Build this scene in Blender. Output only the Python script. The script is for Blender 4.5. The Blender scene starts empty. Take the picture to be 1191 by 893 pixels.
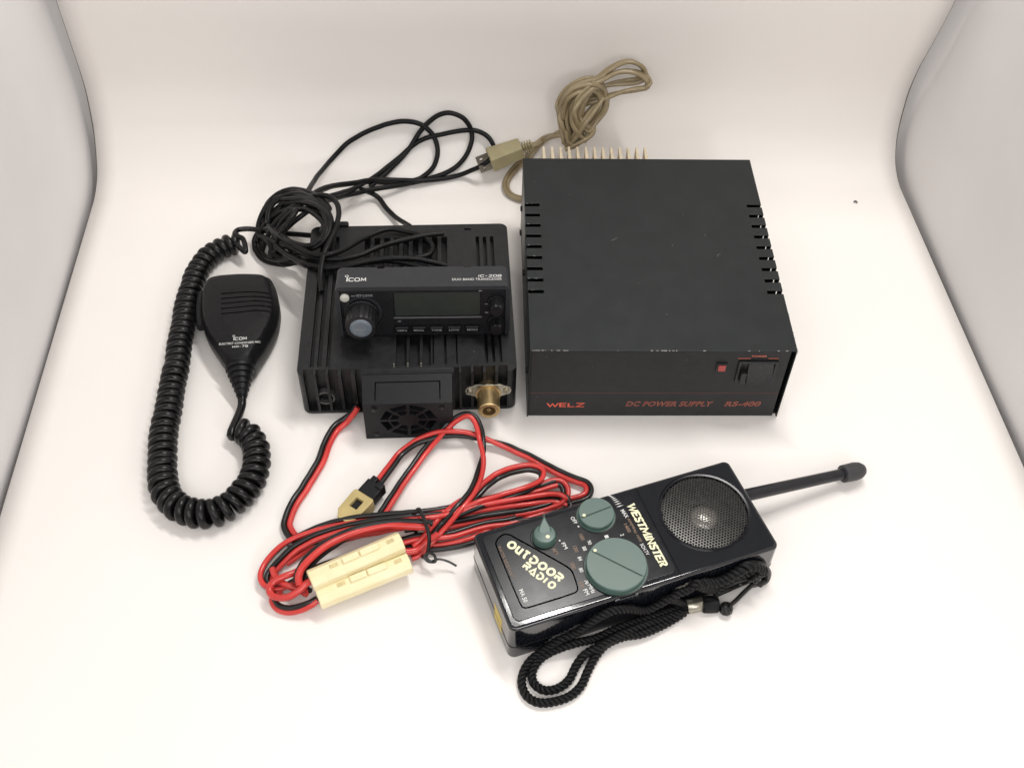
import bpy, bmesh, math, random
from mathutils import Vector, Matrix
random.seed(7)
C = bpy.context.scene
S = 0.01                       # all shapes are written in centimetres

# ------------------------------------------------------------------ camera
F, W_PX, H_PX = 1279.99, 1191.0, 893.0
PITCH, ROLL, CAMH = math.radians(49.228), math.radians(1.795), 57.808
cp, sp, cr_, sr_ = math.cos(PITCH), math.sin(PITCH), math.cos(ROLL), math.sin(ROLL)
FW = Vector((0, cp, -sp)); RT = Vector((1, 0, 0)); UP = Vector((0, sp, cp))
R2 = RT*cr_ + UP*sr_; U2 = UP*cr_ - RT*sr_
cam_d = bpy.data.cameras.new("camera"); cam = bpy.data.objects.new("camera", cam_d)
C.collection.objects.link(cam); C.camera = cam
cam.matrix_world = Matrix(((R2.x, U2.x, -FW.x, 0), (R2.y, U2.y, -FW.y, 0), (R2.z, U2.z, -FW.z, CAMH*S), (0, 0, 0, 1)))
cam_d.sensor_width = 36; cam_d.lens = F/W_PX*36; cam_d.clip_start = 0.02; cam_d.clip_end = 20

# ------------------------------------------------------------------ light
w = bpy.data.worlds.new("World"); C.world = w; w.use_nodes = True
w.node_tree.nodes["Background"].inputs[0].default_value = (1, .975, .96, 1)
w.node_tree.nodes["Background"].inputs[1].default_value = 0.29
def area(name, loc, target, sx, sy, watt, col):
    d = bpy.data.lights.new(name, 'AREA'); d.shape = 'RECTANGLE'; d.size = sx*S; d.size_y = sy*S
    d.energy = watt; d.color = col
    o = bpy.data.objects.new(name, d); C.collection.objects.link(o)
    o.location = Vector(loc)*S
    o.rotation_euler = (Vector(target)-Vector(loc)).to_track_quat('-Z', 'Y').to_euler()
area("tent_strip_lamp", (19, 68, 92), (0, 46, 0), 46, 4.0, 5.2, (1, .975, .935))
area("back_wall_fill", (-6, -14, 70), (0, 56, 6), 76, 40, 3.35, (1, .975, .965))  # fill light added behind the camera to brighten the back wall
area("room_lamp", (46, -24, 46), (6, 36, 2), 46, 14, 2.8, (1, .97, .96))
C.view_settings.view_transform = 'Standard'; C.view_settings.look = 'None'
C.view_settings.exposure = 0.0; C.view_settings.gamma = 1

# ------------------------------------------------------------------ picture-to-place helpers
def ray(u, v): return FW + R2*((u-W_PX/2)/F) - U2*((v-H_PX/2)/F)
CAM = Vector((0, 0, CAMH))
def P(u, v, z=0.0):
    d = ray(u, v); return CAM + d*((z-CAMH)/d.z)
def onplane(u, v, org, n):
    d = ray(u, v); return CAM + d*((org-CAM).dot(n)/d.dot(n))
def crop(ox, oy, s): return lambda x, y: (ox+x/s, oy+y/s)

TT = .078; TX = Vector((math.cos(TT), math.sin(TT), 0)); TY = Vector((-math.sin(TT), math.cos(TT), 0))
def tent(x, y, z): return TX*x+TY*y+Vector((0, 0, z))
XL, XR = -28.5, 37.2
profL = [(-20, 0), (0, 0), (30, 0), (55, 0), (66, 0), (69.5, 0), (71, .13), (72.5, .67), (73.75, 1.85), (74.7, 3.2), (75.16, 4.2), (75.7, 6), (75.9, 7.7), (75.8, 11.1), (75.65, 14.4), (75.5, 22), (75.4, 34)]
profR = [(-20, 0), (0, 0), (30, 0), (55, 0), (64, 0), (68.5, 0), (70.4, .08), (72.0, .7), (73.1, 1.9), (73.63, 3.2), (73.9, 4.8), (74.0, 6.7), (73.65, 9), (73.1, 10.8), (71.7, 16), (70.9, 22), (70.6, 34)]
def yw(z, x):
    """where the sweep stands at height z, in the tent's frame"""
    t = min(1, max(0, (x-XL)/(XR-XL))); r = []
    for pf in (profL, profR):
        q = [p for p in pf if p[0] > 60]; y = q[-1][0]
        for (ya, za), (yb, zb) in zip(q, q[1:]):
            if za <= z <= zb and zb > za: y = ya+(yb-ya)*(z-za)/(zb-za); break
        else:
            if z <= 0: y = 1e9
        r.append(y)
    return r[0]*(1-t)+r[1]*t
def PC(u, v, z=.3, r=.2):
    """like P, but never behind the curved sweep"""
    p = P(u, v, z); d = ray(u, v).normalized(); k = 0
    while k < 400:
        q = p+d*(r*1.2); loc = (q.dot(TX), q.dot(TY), q.z)
        if loc[2] < r*.9-r*1.2*0 and p.z < r or loc[1] > yw(max(loc[2], 0.001), loc[0])-r: p = p-d*.08; k += 1
        else: break
    return p
# ------------------------------------------------------------------ materials
def mat(name, col, rough=.5, metal=0, spec=.5, noise=0, nscale=300, bump=0, bscale=900, coat=0, col2=None, speck=0, speckcol=(.5,.5,.48)):
    m = bpy.data.materials.new(name); m.use_nodes = True
    nt = m.node_tree; b = nt.nodes["Principled BSDF"]
    b.inputs["Base Color"].default_value = (*col, 1); b.inputs["Roughness"].default_value = rough
    b.inputs["Metallic"].default_value = metal; b.inputs["Specular IOR Level"].default_value = spec
    b.inputs["Coat Weight"].default_value = coat; b.inputs["Coat Roughness"].default_value = .08
    tc = nt.nodes.new("ShaderNodeTexCoord")
    colout = None
    if noise or col2:
        n = nt.nodes.new("ShaderNodeTexNoise"); n.inputs["Scale"].default_value = nscale; n.inputs["Detail"].default_value = 6
        nt.links.new(tc.outputs["Object"], n.inputs["Vector"])
        c2 = col2 or tuple(min(1, c*(1+noise)+noise*.01) for c in col)
        mx = nt.nodes.new("ShaderNodeMix"); mx.data_type = 'RGBA'
        rp = nt.nodes.new("ShaderNodeMapRange"); rp.inputs[1].default_value = .35; rp.inputs[2].default_value = .68
        nt.links.new(n.outputs["Fac"], rp.inputs[0]); nt.links.new(rp.outputs[0], mx.inputs[0])
        mx.inputs[6].default_value = (*col, 1); mx.inputs[7].default_value = (*c2, 1)
        colout = mx.outputs[2]
        mr = nt.nodes.new("ShaderNodeMapRange"); mr.inputs[3].default_value = rough*.85; mr.inputs[4].default_value = min(1, rough*1.2)
        nt.links.new(n.outputs["Fac"], mr.inputs[0]); nt.links.new(mr.outputs[0], b.inputs["Roughness"])
    if speck:
        v = nt.nodes.new("ShaderNodeTexNoise"); v.inputs["Scale"].default_value = 420; v.inputs["Detail"].default_value = 2
        nt.links.new(tc.outputs["Object"], v.inputs["Vector"])
        r2 = nt.nodes.new("ShaderNodeMapRange"); r2.inputs[1].default_value = speck; r2.inputs[2].default_value = speck+.03
        nt.links.new(v.outputs["Fac"], r2.inputs[0])
        mx2 = nt.nodes.new("ShaderNodeMix"); mx2.data_type = 'RGBA'
        nt.links.new(r2.outputs[0], mx2.inputs[0])
        if colout: nt.links.new(colout, mx2.inputs[6])
        else: mx2.inputs[6].default_value = (*col, 1)
        mx2.inputs[7].default_value = (*speckcol, 1); colout = mx2.outputs[2]
    if colout: nt.links.new(colout, b.inputs["Base Color"])
    if bump:
        n2 = nt.nodes.new("ShaderNodeTexNoise"); n2.inputs["Scale"].default_value = bscale; n2.inputs["Detail"].default_value = 3
        bp = nt.nodes.new("ShaderNodeBump"); bp.inputs["Strength"].default_value = bump; bp.inputs["Distance"].default_value = .0003
        nt.links.new(tc.outputs["Object"], n2.inputs["Vector"]); nt.links.new(n2.outputs["Fac"], bp.inputs["Height"])
        nt.links.new(bp.outputs["Normal"], b.inputs["Normal"])
    return m
M = dict(
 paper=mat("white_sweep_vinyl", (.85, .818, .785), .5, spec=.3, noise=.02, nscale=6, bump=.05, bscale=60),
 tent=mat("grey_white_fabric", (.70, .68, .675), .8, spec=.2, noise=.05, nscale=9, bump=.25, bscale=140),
 edge=mat("edge_shade_grey", (.10, .095, .09), .8),  # dark tone paints in the shade along the sheet's edges
 psu=mat("black_painted_steel", (.0100, .0130, .0135), .38, noise=.12, nscale=70, bump=.12, bscale=1600, speck=.775, speckcol=(.10,.09,.08), spec=0.3),
 psu_front=mat("charcoal_front_panel", (.021, .0215, .0225), .5, noise=.2, nscale=120, bump=.1, bscale=1500, speck=.75, speckcol=(.09,.08,.07), spec=0.25),
 inside=mat("dark_inner_steel", (.02, .02, .02), .6, noise=.5, nscale=100, spec=0.2),
 chip=mat("chipped_bare_metal", (.34, .33, .32), .45, metal=.3, noise=.3),
 alu=mat("aged_cream_aluminium", (.60, .52, .38), .4, metal=.25, noise=.15, nscale=150),
 red_print=mat("red_orange_print", (.62, .10, .055), .5, noise=.2, nscale=600),
 dim_red=mat("dim_red_outline_print", (.46, .12, .075), .5, noise=.4, nscale=700),
 lamp=mat("unlit_red_lens", (.35, .05, .045), .35, noise=.2),
 sw=mat("black_switch_plastic", (.012, .012, .013), .3, noise=.2, bump=.05, spec=0.35),
 cast=mat("black_cast_heatsink", (.0065, .007, .008), .4, noise=.3, nscale=200, bump=.35, bscale=1500, speck=.76, speckcol=(.07,.07,.07), spec=0.36),
 head=mat("charcoal_moulded_plastic", (.022, .0235, .027), .48, noise=.15, nscale=200, bump=.3, bscale=2200, spec=0.33),
 headf=mat("dark_grey_face_plastic", (.0085, .009, .0105), .42, noise=.15, nscale=200, bump=.2, bscale=2000, spec=0.2),
 blackp=mat("black_moulded_plastic", (.005, .005, .006), .38, noise=.2, nscale=200, bump=.1, bscale=2000, spec=0.3),
 micp=mat("black_textured_plastic", (.007, .007, .008), .34, noise=.2, nscale=250, bump=.5, bscale=2600, speck=.77, speckcol=(.08,.08,.08), spec=0.2),
 lcd=mat("dead_lcd_glass", (.024, .030, .026), .3, noise=.1, spec=.3),
 white_print=mat("white_print", (.68, .68, .66), .5, noise=.05),
 grey_print=mat("grey_print", (.26, .26, .27), .5, noise=.1),
 cream=mat("cream_print", (.80, .78, .52), .5, noise=.05),
 tan_print=mat("copper_print", (.19, .12, .075), .5, noise=.2),
 oval=mat("grey_white_key", (.46, .46, .42), .4, noise=.1),
 cap=mat("pale_blue_grey_cap", (.115, .14, .165), .28, noise=.1, nscale=200, coat=.2),
 gold=mat("aged_brass", (.46, .34, .17), .33, metal=.9, noise=.3, nscale=180),
 nickel=mat("dull_nickel", (.36, .34, .28), .32, metal=.9, noise=.3, nscale=200),
 red=mat("red_pvc_insulation", (.52, .035, .03), .3, noise=.25, nscale=60, bump=.1, bscale=300, coat=.15),
 blk=mat("black_pvc_insulation", (.008, .008, .008), .3, noise=.2, nscale=60, bump=.1, bscale=300, coat=.1, spec=0.4),
 cable=mat("black_rubber_cable", (.005, .005, .0055), .4, noise=.2, nscale=60, bump=.15, bscale=500, spec=0.2),
 coil=mat("black_coiled_rubber", (.004, .004, .0045), .28, noise=.25, nscale=80, bump=.15, bscale=500, spec=0.32),
 beige=mat("beige_brown_pvc", (.31, .25, .15), .33, noise=.3, nscale=40, bump=.15, bscale=300, col2=(.22, .17, .095)),
 plug=mat("beige_plug_moulding", (.33, .295, .165), .45, noise=.2, nscale=60, bump=.2, bscale=700, col2=(.28, .235, .135)),
 prong=mat("tarnished_steel", (.16, .145, .12), .4, metal=.8, noise=.4),
 fuse=mat("cream_nylon_moulding", (.85, .77, .51), .38, noise=.1, nscale=60, bump=.15, bscale=300, col2=(.80, .70, .42)),
 tan=mat("tan_nylon_connector", (.42, .33, .14), .4, noise=.2, nscale=90),
 gloss=mat("glossy_black_abs", (.004, .0048, .0075), .07, noise=.15, nscale=120, bump=.02, bscale=400, coat=0.6, spec=0.5),
 face=mat("satin_black_faceplate", (.004, .0044, .0068), .2, noise=.15, nscale=120, spec=0.25),
 teal=mat("sage_green_plastic", (.062, .112, .094), .36, noise=.08, nscale=80, bump=.1, bscale=1200),
 teald=mat("dark_sage_line", (.02, .045, .035), .5, noise=.1),
 mesh=mat("black_perforated_steel", (.055, .053, .05), .26, metal=.7, noise=.2),
 cone=mat("black_paper_cone", (.012, .012, .012), .7, noise=.2),
 dome=mat("silver_dust_cap", (.62, .60, .55), .28, metal=.85, noise=.1),
 rope=mat("black_braided_nylon", (.0035, .0035, .004), .42, noise=.5, nscale=900, bump=.8, bscale=2400, spec=0.2),
 yellow=mat("yellow_label", (.55, .42, .10), .5, noise=.1),
 lint=mat("grey_lint", (.12, .12, .12), .8, noise=.3),
)

# ------------------------------------------------------------------ object helpers
def crease(m):
    nt = m.node_tree; b = nt.nodes["Principled BSDF"]; tc = nt.nodes.new("ShaderNodeTexCoord")
    n = nt.nodes.new("ShaderNodeTexNoise"); n.inputs["Scale"].default_value = 3.2; n.inputs["Detail"].default_value = 3; n.inputs["Distortion"].default_value = 1.2
    bp = nt.nodes.new("ShaderNodeBump"); bp.inputs["Strength"].default_value = .35; bp.inputs["Distance"].default_value = .006
    nt.links.new(tc.outputs["Object"], n.inputs["Vector"]); nt.links.new(n.outputs["Fac"], bp.inputs["Height"])
    old = b.inputs["Normal"].links
    if old: nt.links.new(old[0].from_socket, bp.inputs["Normal"])
    nt.links.new(bp.outputs["Normal"], b.inputs["Normal"])
crease(M['paper']); crease(M['tent'])
FR = {}
def tag(o, label=None, cat=None, group=None, kind=None):
    if label: o["label"] = label
    if cat: o["category"] = cat
    if group: o["group"] = group
    if kind: o["kind"] = kind
def thing(name, label, cat, loc=(0, 0, 0), th=0, group=None):
    o = bpy.data.objects.new(name, None); C.collection.objects.link(o)
    o.location = Vector(loc)*S; o.rotation_euler = (0, 0, th); o.empty_display_size = .02
    tag(o, label, cat, group)
    FR[o.name] = Matrix.Translation(Vector(loc)) @ Matrix.Rotation(th, 4, 'Z')
    return o
def frame(root): return FR[root.name]
def L(root, p): return frame(root).inverted() @ Vector(p)
def LP(root, u, v, z=0.0): return L(root, P(u, v, z))
def obj(name, bm, m, parent=None, bevel=0, seg=2, world=None, smooth=40, subsurf=0, wn=False):
    """world = the root whose frame the world-space vertices must be brought into"""
    if world is not None: bmesh.ops.transform(bm, matrix=frame(world).inverted(), verts=bm.verts)
    bmesh.ops.scale(bm, vec=(S, S, S), verts=bm.verts)
    me = bpy.data.meshes.new(name); bm.to_mesh(me); bm.free()
    o = bpy.data.objects.new(name, me); C.collection.objects.link(o)
    for mm in (m if isinstance(m, (list, tuple)) else [m]): me.materials.append(mm)
    if smooth:
        me.shade_smooth()
        if not bevel: me.set_sharp_from_angle(angle=math.radians(smooth))
    if bevel:
        b = o.modifiers.new("bevel", 'BEVEL'); b.width = bevel*S; b.segments = seg; b.limit_method = 'ANGLE'
        b.angle_limit = math.radians(35); b.harden_normals = True
    if wn:
        q = o.modifiers.new('wn', 'WEIGHTED_NORMAL'); q.keep_sharp = True; q.weight = 100
    if subsurf:
        s = o.modifiers.new("subd", 'SUBSURF'); s.levels = s.render_levels = subsurf
    if parent is not None: o.parent = parent
    return o
def B(): return bmesh.new()
def box(bm, x0, x1, y0, y1, z0, z1, mtx=None):
    v = [bm.verts.new((x, y, z)) for z in (z0, z1) for y in (y0, y1) for x in (x0, x1)]
    fs = [(0, 2, 3, 1), (4, 5, 7, 6), (0, 1, 5, 4), (2, 6, 7, 3), (0, 4, 6, 2), (1, 3, 7, 5)]
    out = [bm.faces.new([v[i] for i in f]) for f in fs]
    if mtx is not None: bmesh.ops.transform(bm, matrix=mtx, verts=v)
    return v
def vround(bm, r, seg=5, test=None):
    """round the vertical edges"""
    es = [e for e in bm.edges if abs((e.verts[0].co-e.verts[1].co).normalized().z) > .99 and (test is None or test(e.verts[0].co))]
    bmesh.ops.bevel(bm, geom=es, offset=r, segments=seg, profile=.5, affect='EDGES')
def basis(ax):
    ax = ax.normalized(); t = Vector((0, 0, 1)) if abs(ax.z) < .9 else Vector((1, 0, 0))
    a = ax.cross(t).normalized(); return a, ax.cross(a).normalized()
def lathe(bm, base, axis, prof, n=32, capped=True, ribs=0, ribd=0):
    """prof: list of (distance along axis, radius)"""
    base = Vector(base); axis = Vector(axis).normalized(); a, b = basis(axis); rings = []
    for (h, r) in prof:
        ring = []
        for k in range(n):
            rr = r*(1 - (ribd if ribs and (k*ribs//n*n != k*ribs) and (k % (n//ribs)) == 0 else 0))
            if ribs and k % 2: rr = r*(1-ribd)
            t = 2*math.pi*k/n; ring.append(bm.verts.new(base+axis*h+(a*math.cos(t)+b*math.sin(t))*rr))
        rings.append(ring)
    for r0, r1 in zip(rings, rings[1:]):
        for k in range(n): bm.faces.new((r0[k], r0[(k+1) % n], r1[(k+1) % n], r1[k]))
    if capped:
        bm.faces.new(rings[0][::-1]); bm.faces.new(rings[-1])
    bmesh.ops.recalc_face_normals(bm, faces=bm.faces)
def spline(pts, sub=8, closed=False):
    pts = [Vector(p) for p in pts]; n = len(pts); out = []
    rng = range(n if closed else n-1)
    for i in rng:
        if closed: p0, p1, p2, p3 = pts[(i-1) % n], pts[i], pts[(i+1) % n], pts[(i+2) % n]
        else:
            p1, p2 = pts[i], pts[i+1]
            p0 = pts[i-1] if i else p1*2-p2; p3 = pts[i+2] if i+2 < n else p2*2-p1
        for k in range(sub):
            t = k/sub
            out.append(.5*((2*p1)+(p2-p0)*t+(2*p0-5*p1+4*p2-p3)*t*t+(3*p1-p0-3*p2+p3)*t**3))
    if not closed: out.append(pts[-1])
    return out
def resample(path, step):
    out = [path[0].copy()]; acc = 0
    for a, b in zip(path, path[1:]):
        d = (b-a).length
        if d < 1e-9: continue
        t = step-acc
        while t <= d:
            out.append(a+(b-a)*(t/d)); t += step
        acc = d-(t-step)
    return out
def frames(path, closed=False):
    n = len(path); T = []
    for i in range(n):
        a = path[(i-1) % n] if closed or i else path[i]; b = path[(i+1) % n] if closed or i < n-1 else path[i]
        T.append((b-a).normalized())
    return T
def tube(bm, path, r, n=10, closed=False, flat=1.0):
    """r number or function of 0..1"""
    T = frames(path, closed); N = len(path)
    u = basis(T[0])[0]; rings = []
    for i in range(N):
        t = T[i]; u = (u-t*u.dot(t)); u = u.normalized() if u.length > 1e-6 else basis(t)[0]; v = t.cross(u)
        rr = r(i/(N-1)) if callable(r) else r
        rings.append([bm.verts.new(path[i]+(u*math.cos(2*math.pi*k/n)+v*math.sin(2*math.pi*k/n))*rr) for k in range(n)])
    m = N if closed else N-1
    for i in range(m):
        a, b = rings[i], rings[(i+1) % N]
        for k in range(n): bm.faces.new((a[k], a[(k+1) % n], b[(k+1) % n], b[k]))
    if not closed: bm.faces.new(rings[0][::-1]); bm.faces.new(rings[-1])
from mathutils import noise as _mn
def jit(path, amp=.05, freq=.35, seed=0.0):
    out = []
    for p in path:
        n = _mn.noise_vector(p*freq+Vector((seed, seed*1.7, -seed)))+_mn.noise_vector(p*freq*3.1+Vector((seed*2, 3, seed)))*.35
        out.append(p+Vector((n.x, n.y, n.z*.5))*amp)
    return out
def offset_path(path, off, tw):
    """shift a path sideways by off, twisted by tw(t) about its tangent"""
    T = frames(path); out = []
    for i, p in enumerate(path):
        side = T[i].cross(Vector((0, 0, 1)))
        side = side.normalized() if side.length > 1e-4 else Vector((1, 0, 0))
        up = side.cross(T[i]).normalized(); a = tw(i/(len(path)-1))
        out.append(p+(side*math.cos(a)+up*math.sin(a))*off)
    return out
def lerp_list(v):
    def f(t):
        x = t*(len(v)-1); i = min(int(x), len(v)-2) if len(v) > 1 else 0
        if len(v) == 1: return v[0]
        k = x-i; k = k*k*(3-2*k); return v[i]*(1-k)+v[i+1]*k
    return f
def helix(path, R, turns_pitch, sub=22, phase=0, Rf=None):
    path = resample(path, .05); T = frames(path); u = basis(T[0])[0]; out = []; s = 0
    ds = turns_pitch/sub; nxt = 0
    for i, p in enumerate(path):
        t = T[i]; u = (u-t*u.dot(t)).normalized(); v = t.cross(u)
        while nxt <= s+1e-9:
            a = phase+2*math.pi*nxt/turns_pitch+(.5*_mn.noise(Vector((nxt*.45, 2, 0))) if turns_pitch < .8 else 0); rr = R if Rf is None else Rf(i/(len(path)-1))
            off = (nxt-s)
            out.append(p+t*off+(u*math.cos(a)+v*math.sin(a))*rr); nxt += ds
        s += .05
    return out
def cut(bm, cutter):
    """bm minus cutter, both consumed"""
    res = []
    for b in (bm, cutter):
        bmesh.ops.recalc_face_normals(b, faces=b.faces)
        me = bpy.data.meshes.new("tmp"); b.to_mesh(me); b.free()
        o = bpy.data.objects.new("tmp", me); C.collection.objects.link(o); res.append(o)
    md = res[0].modifiers.new("b", 'BOOLEAN'); md.operation = 'DIFFERENCE'; md.object = res[1]; md.solver = 'EXACT'; md.use_self = True
    dg = bpy.context.evaluated_depsgraph_get(); ev = res[0].evaluated_get(dg)
    out = B(); out.from_mesh(ev.to_mesh()); ev.to_mesh_clear()
    for o in res:
        me = o.data; bpy.data.objects.remove(o); bpy.data.meshes.remove(me)
    return out
def prism(bm, pts, z0, z1):
    a = [bm.verts.new((x, y, z0)) for x, y in pts]; b = [bm.verts.new((x, y, z1)) for x, y in pts]; n = len(pts)
    bm.faces.new(a[::-1]); bm.faces.new(b)
    for i in range(n): bm.faces.new((a[i], a[(i+1) % n], b[(i+1) % n], b[i]))
    bmesh.ops.recalc_face_normals(bm, faces=bm.faces)

# ------------------------------------------------------------------ lettering
def text_polys(s, bold=0.0, space=1.0):
    cu = bpy.data.curves.new("txt", 'FONT'); cu.body = s; cu.size = 1; cu.offset = bold; cu.space_character = space
    cu.resolution_u = 3
    o = bpy.data.objects.new("txt", cu); C.collection.objects.link(o)
    dg = bpy.context.evaluated_depsgraph_get(); ev = o.evaluated_get(dg); me = ev.to_mesh()
    vs = [(v.co.x, v.co.y) for v in me.vertices]; fs = [tuple(p.vertices) for p in me.polygons]
    ev.to_mesh_clear(); bpy.data.objects.remove(o); bpy.data.curves.remove(cu)
    return vs, fs
G = {  # stroke letters in a unit cell
 'W': [[(0, 1), (.27, 0), (.5, .8), (.73, 0), (1, 1)]], 'E': [[(.95, 1), (.05, 1), (.05, 0), (.95, 0)], [(.05, .5), (.85, .5)]],
 'L': [[(.05, 1), (.05, 0), (.95, 0)]], 'Z': [[(.02, 1), (.95, 1), (.05, 0), (1, 0)]],
 'S': [[(.92, .82), (.75, 1), (.25, 1), (.08, .8), (.25, .56), (.75, .46), (.92, .22), (.75, 0), (.25, 0), (.06, .2)]],
 'T': [[(.5, 0), (.5, 1)], [(0, 1), (1, 1)]], 'M': [[(.05, 0), (.12, 1), (.5, .25), (.88, 1), (.95, 0)]],
 'I': [[(.5, 0), (.5, 1)]], 'N': [[(.08, 0), (.08, 1), (.92, 0), (.92, 1)]],
 'C': [[(1, .82), (.82, 1), (.2, 1), (.02, .8), (.02, .2), (.2, 0), (.82, 0), (1, .18)]],
 'O': [[(.2, 0), (.8, 0), (1, .2), (1, .8), (.8, 1), (.2, 1), (0, .8), (0, .2), (.2, 0)]],
 '0': [[(.2, 0), (.8, 0), (1, .2), (1, .8), (.8, 1), (.2, 1), (0, .8), (0, .2), (.2, 0)]],
 '2': [[(.05, .8), (.2, 1), (.8, 1), (.95, .8), (.95, .65), (.05, 0), (1, 0)]], '-': [[(.1, .48), (.9, .48)]],
 '8': [[(.2, 0), (.8, 0), (1, .15), (1, .38), (.8, .52), (.2, .52), (0, .38), (0, .15), (.2, 0)], [(.2, .52), (.05, .66), (.05, .85), (.2, 1), (.8, 1), (.95, .85), (.95, .66), (.8, .52)]],
 'H': [[(.05, 0), (.05, 1)], [(.95, 0), (.95, 1)], [(.05, .5), (.95, .5)]], '7': [[(0, 1), (.98, 1), (.35, 0)]],
 '9': [[(.1, 0), (.8, 0), (1, .2), (1, .8), (.8, 1), (.2, 1), (0, .82), (0, .58), (.2, .42), (1, .42)]],
 'R': [[(.1, 0), (.1, 1), (.7, 1), (.92, .78), (.7, .5), (.1, .5)], [(.5, .5), (.95, 0)]],
}
O_ = [(.5+.5*math.cos(t*math.pi/8), .5+.5*math.sin(t*math.pi/8)) for t in range(17)]
RETRO = {  # rounded seventies letters
 'O': [O_], 'U': [[(0, 1), (0, .35), (.12, .08), (.35, 0), (.7, 0), (.7, 1)]],
 'T': [[(-.5, 1), (.75, 1)], [(.12, 1), (.12, .2), (.3, 0), (.6, 0)]],
 'D': [[(.0, .1), (.0, .62)], [(-.1, 1), (.45, 1), (.8, .82), (.95, .5), (.8, .18), (.45, 0), (0, 0)]],
 'R': [[(-.15, 1), (.6, 1), (.88, .86), (.88, .64), (.6, .5), (.05, .5)], [(.02, .62), (.02, 0)], [(.42, .5), (.9, 0)]],
 'A': [[(-.1, 0), (.42, 1), (.9, 0), (.22, 0)]], 'I': [[(.2, 0), (.2, 1)]],
}
def ribbon(V, Fc, pl, t, k):
    pl = [Vector(p).to_3d() for p in pl]; closed = (pl[0]-pl[-1]).length < 1e-6
    n = len(pl)
    if closed: pl = pl[:-1]; n -= 1
    Ls, Rs = [], []
    for i in range(n):
        p = pl[i]; a = pl[(i-1) % n] if closed or i else None; b = pl[(i+1) % n] if closed or i < n-1 else None
        d1 = (p-a).normalized() if a is not None else (b-p).normalized(); d2 = (b-p).normalized() if b is not None else d1
        n1 = Vector((-d1.y, d1.x, 0)); n2 = Vector((-d2.y, d2.x, 0)); m = (n1+n2)
        m = m.normalized() if m.length > 1e-5 else n1
        s = min(t/2/max(.45, m.dot(n1)), t)
        Ls.append(p+m*s); Rs.append(p-m*s)
    base = len(V)
    for l, r in zip(Ls, Rs): V.append((l.x, l.y, k)); V.append((r.x, r.y, k))
    for i in range(n if closed else n-1):
        j = (i+1) % n; Fc.append((base+2*i, base+2*i+1, base+2*j+1, base+2*j))
def stroke_polys(s, table, w, h, gap, t, widths={}, serif=0):
    V, Fc = [], []; x = 0; k = 0
    for ch in s:
        cw = w*widths.get(ch, 1)
        if ch != ' ':
            for pl in table[ch]:
                ribbon(V, Fc, [(x+px*cw, py*h) for px, py in pl], t, k*.0006); k += 1
            if serif:
                for pl in table[ch]:
                    for q in (pl[0], pl[-1]):
                        if q[1] in (0, 1): ribbon(V, Fc, [(x+q[0]*cw-serif, q[1]*h), (x+q[0]*cw+serif, q[1]*h)], t*.6, k*.0006); k += 1
        x += cw+gap
    return V, Fc
def letters(name, polys, m, parent, org, ex, ey, W, H, shear=0, lift=.006, bm=None):
    """fit lettering to a box W x H at org, along ex, upwards ey (parent's frame)"""
    vs, fs = polys; ex = Vector(ex).normalized(); ey = Vector(ey).normalized(); nz = ex.cross(ey)
    x0 = min(v[0] for v in vs); x1 = max(v[0] for v in vs); y0 = min(v[1] for v in vs); y1 = max(v[1] for v in vs)
    own = bm is None; bm = bm or B(); vv = []
    for v in vs:
        a = (v[0]-x0)/(x1-x0)*W; b = (v[1]-y0)/(y1-y0)*H; a += shear*b
        z = v[2] if len(v) > 2 else 0
        vv.append(bm.verts.new(Vector(org)+ex*a+ey*b+nz*(lift+z)))
    for f in fs:
        try: bm.faces.new([vv[i] for i in f])
        except ValueError: pass
    if own: return obj(name, bm, m, parent, smooth=0)
def ring_flat(bm, c, ex, ey, r0, r1, lift=.006, n=20):
    ex = Vector(ex); ey = Vector(ey); nz = ex.cross(ey).normalized(); c = Vector(c)+nz*lift; a = []
    for k in range(n):
        t = 2*math.pi*k/n; d = ex*math.cos(t)+ey*math.sin(t); a.append((bm.verts.new(c+d*r0), bm.verts.new(c+d*r1)))
    for k in range(n):
        i, j = a[k], a[(k+1) % n]; bm.faces.new((i[0], i[1], j[1], j[0]))
def disc_flat(bm, c, ex, ey, r, lift=.006, n=20, ry=None):
    ex = Vector(ex); ey = Vector(ey); nz = ex.cross(ey).normalized(); c = Vector(c)+nz*lift; ry = ry or r
    bm.faces.new([bm.verts.new(c+ex*math.cos(2*math.pi*k/n)*r+ey*math.sin(2*math.pi*k/n)*ry) for k in range(n)])
def logo(parent, m, org, ex, ey, W, H, lift=.006):
    """ring-headed i followed by COM"""
    bm = B(); org = Vector(org); ex = Vector(ex).normalized(); ey = Vector(ey).normalized()
    hh = H*.62
    letters("", stroke_polys("I", G, 1, 1, 0, .5), m, None, org+ex*W*.055, ex, ey, W*.055, hh, lift=lift, bm=bm)
    letters("", stroke_polys('COM', G, 1, 1, .34, .2, {'M': 1.15}), m, None, org+ex*W*.15, ex, ey, W*.85, hh, lift=lift, bm=bm)
    ring_flat(bm, org+ex*W*.05+ey*(hh+H*.2), ex, ey, H*.11, H*.17, lift)
    return obj("maker_logo", bm, m, parent, smooth=0)

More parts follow.
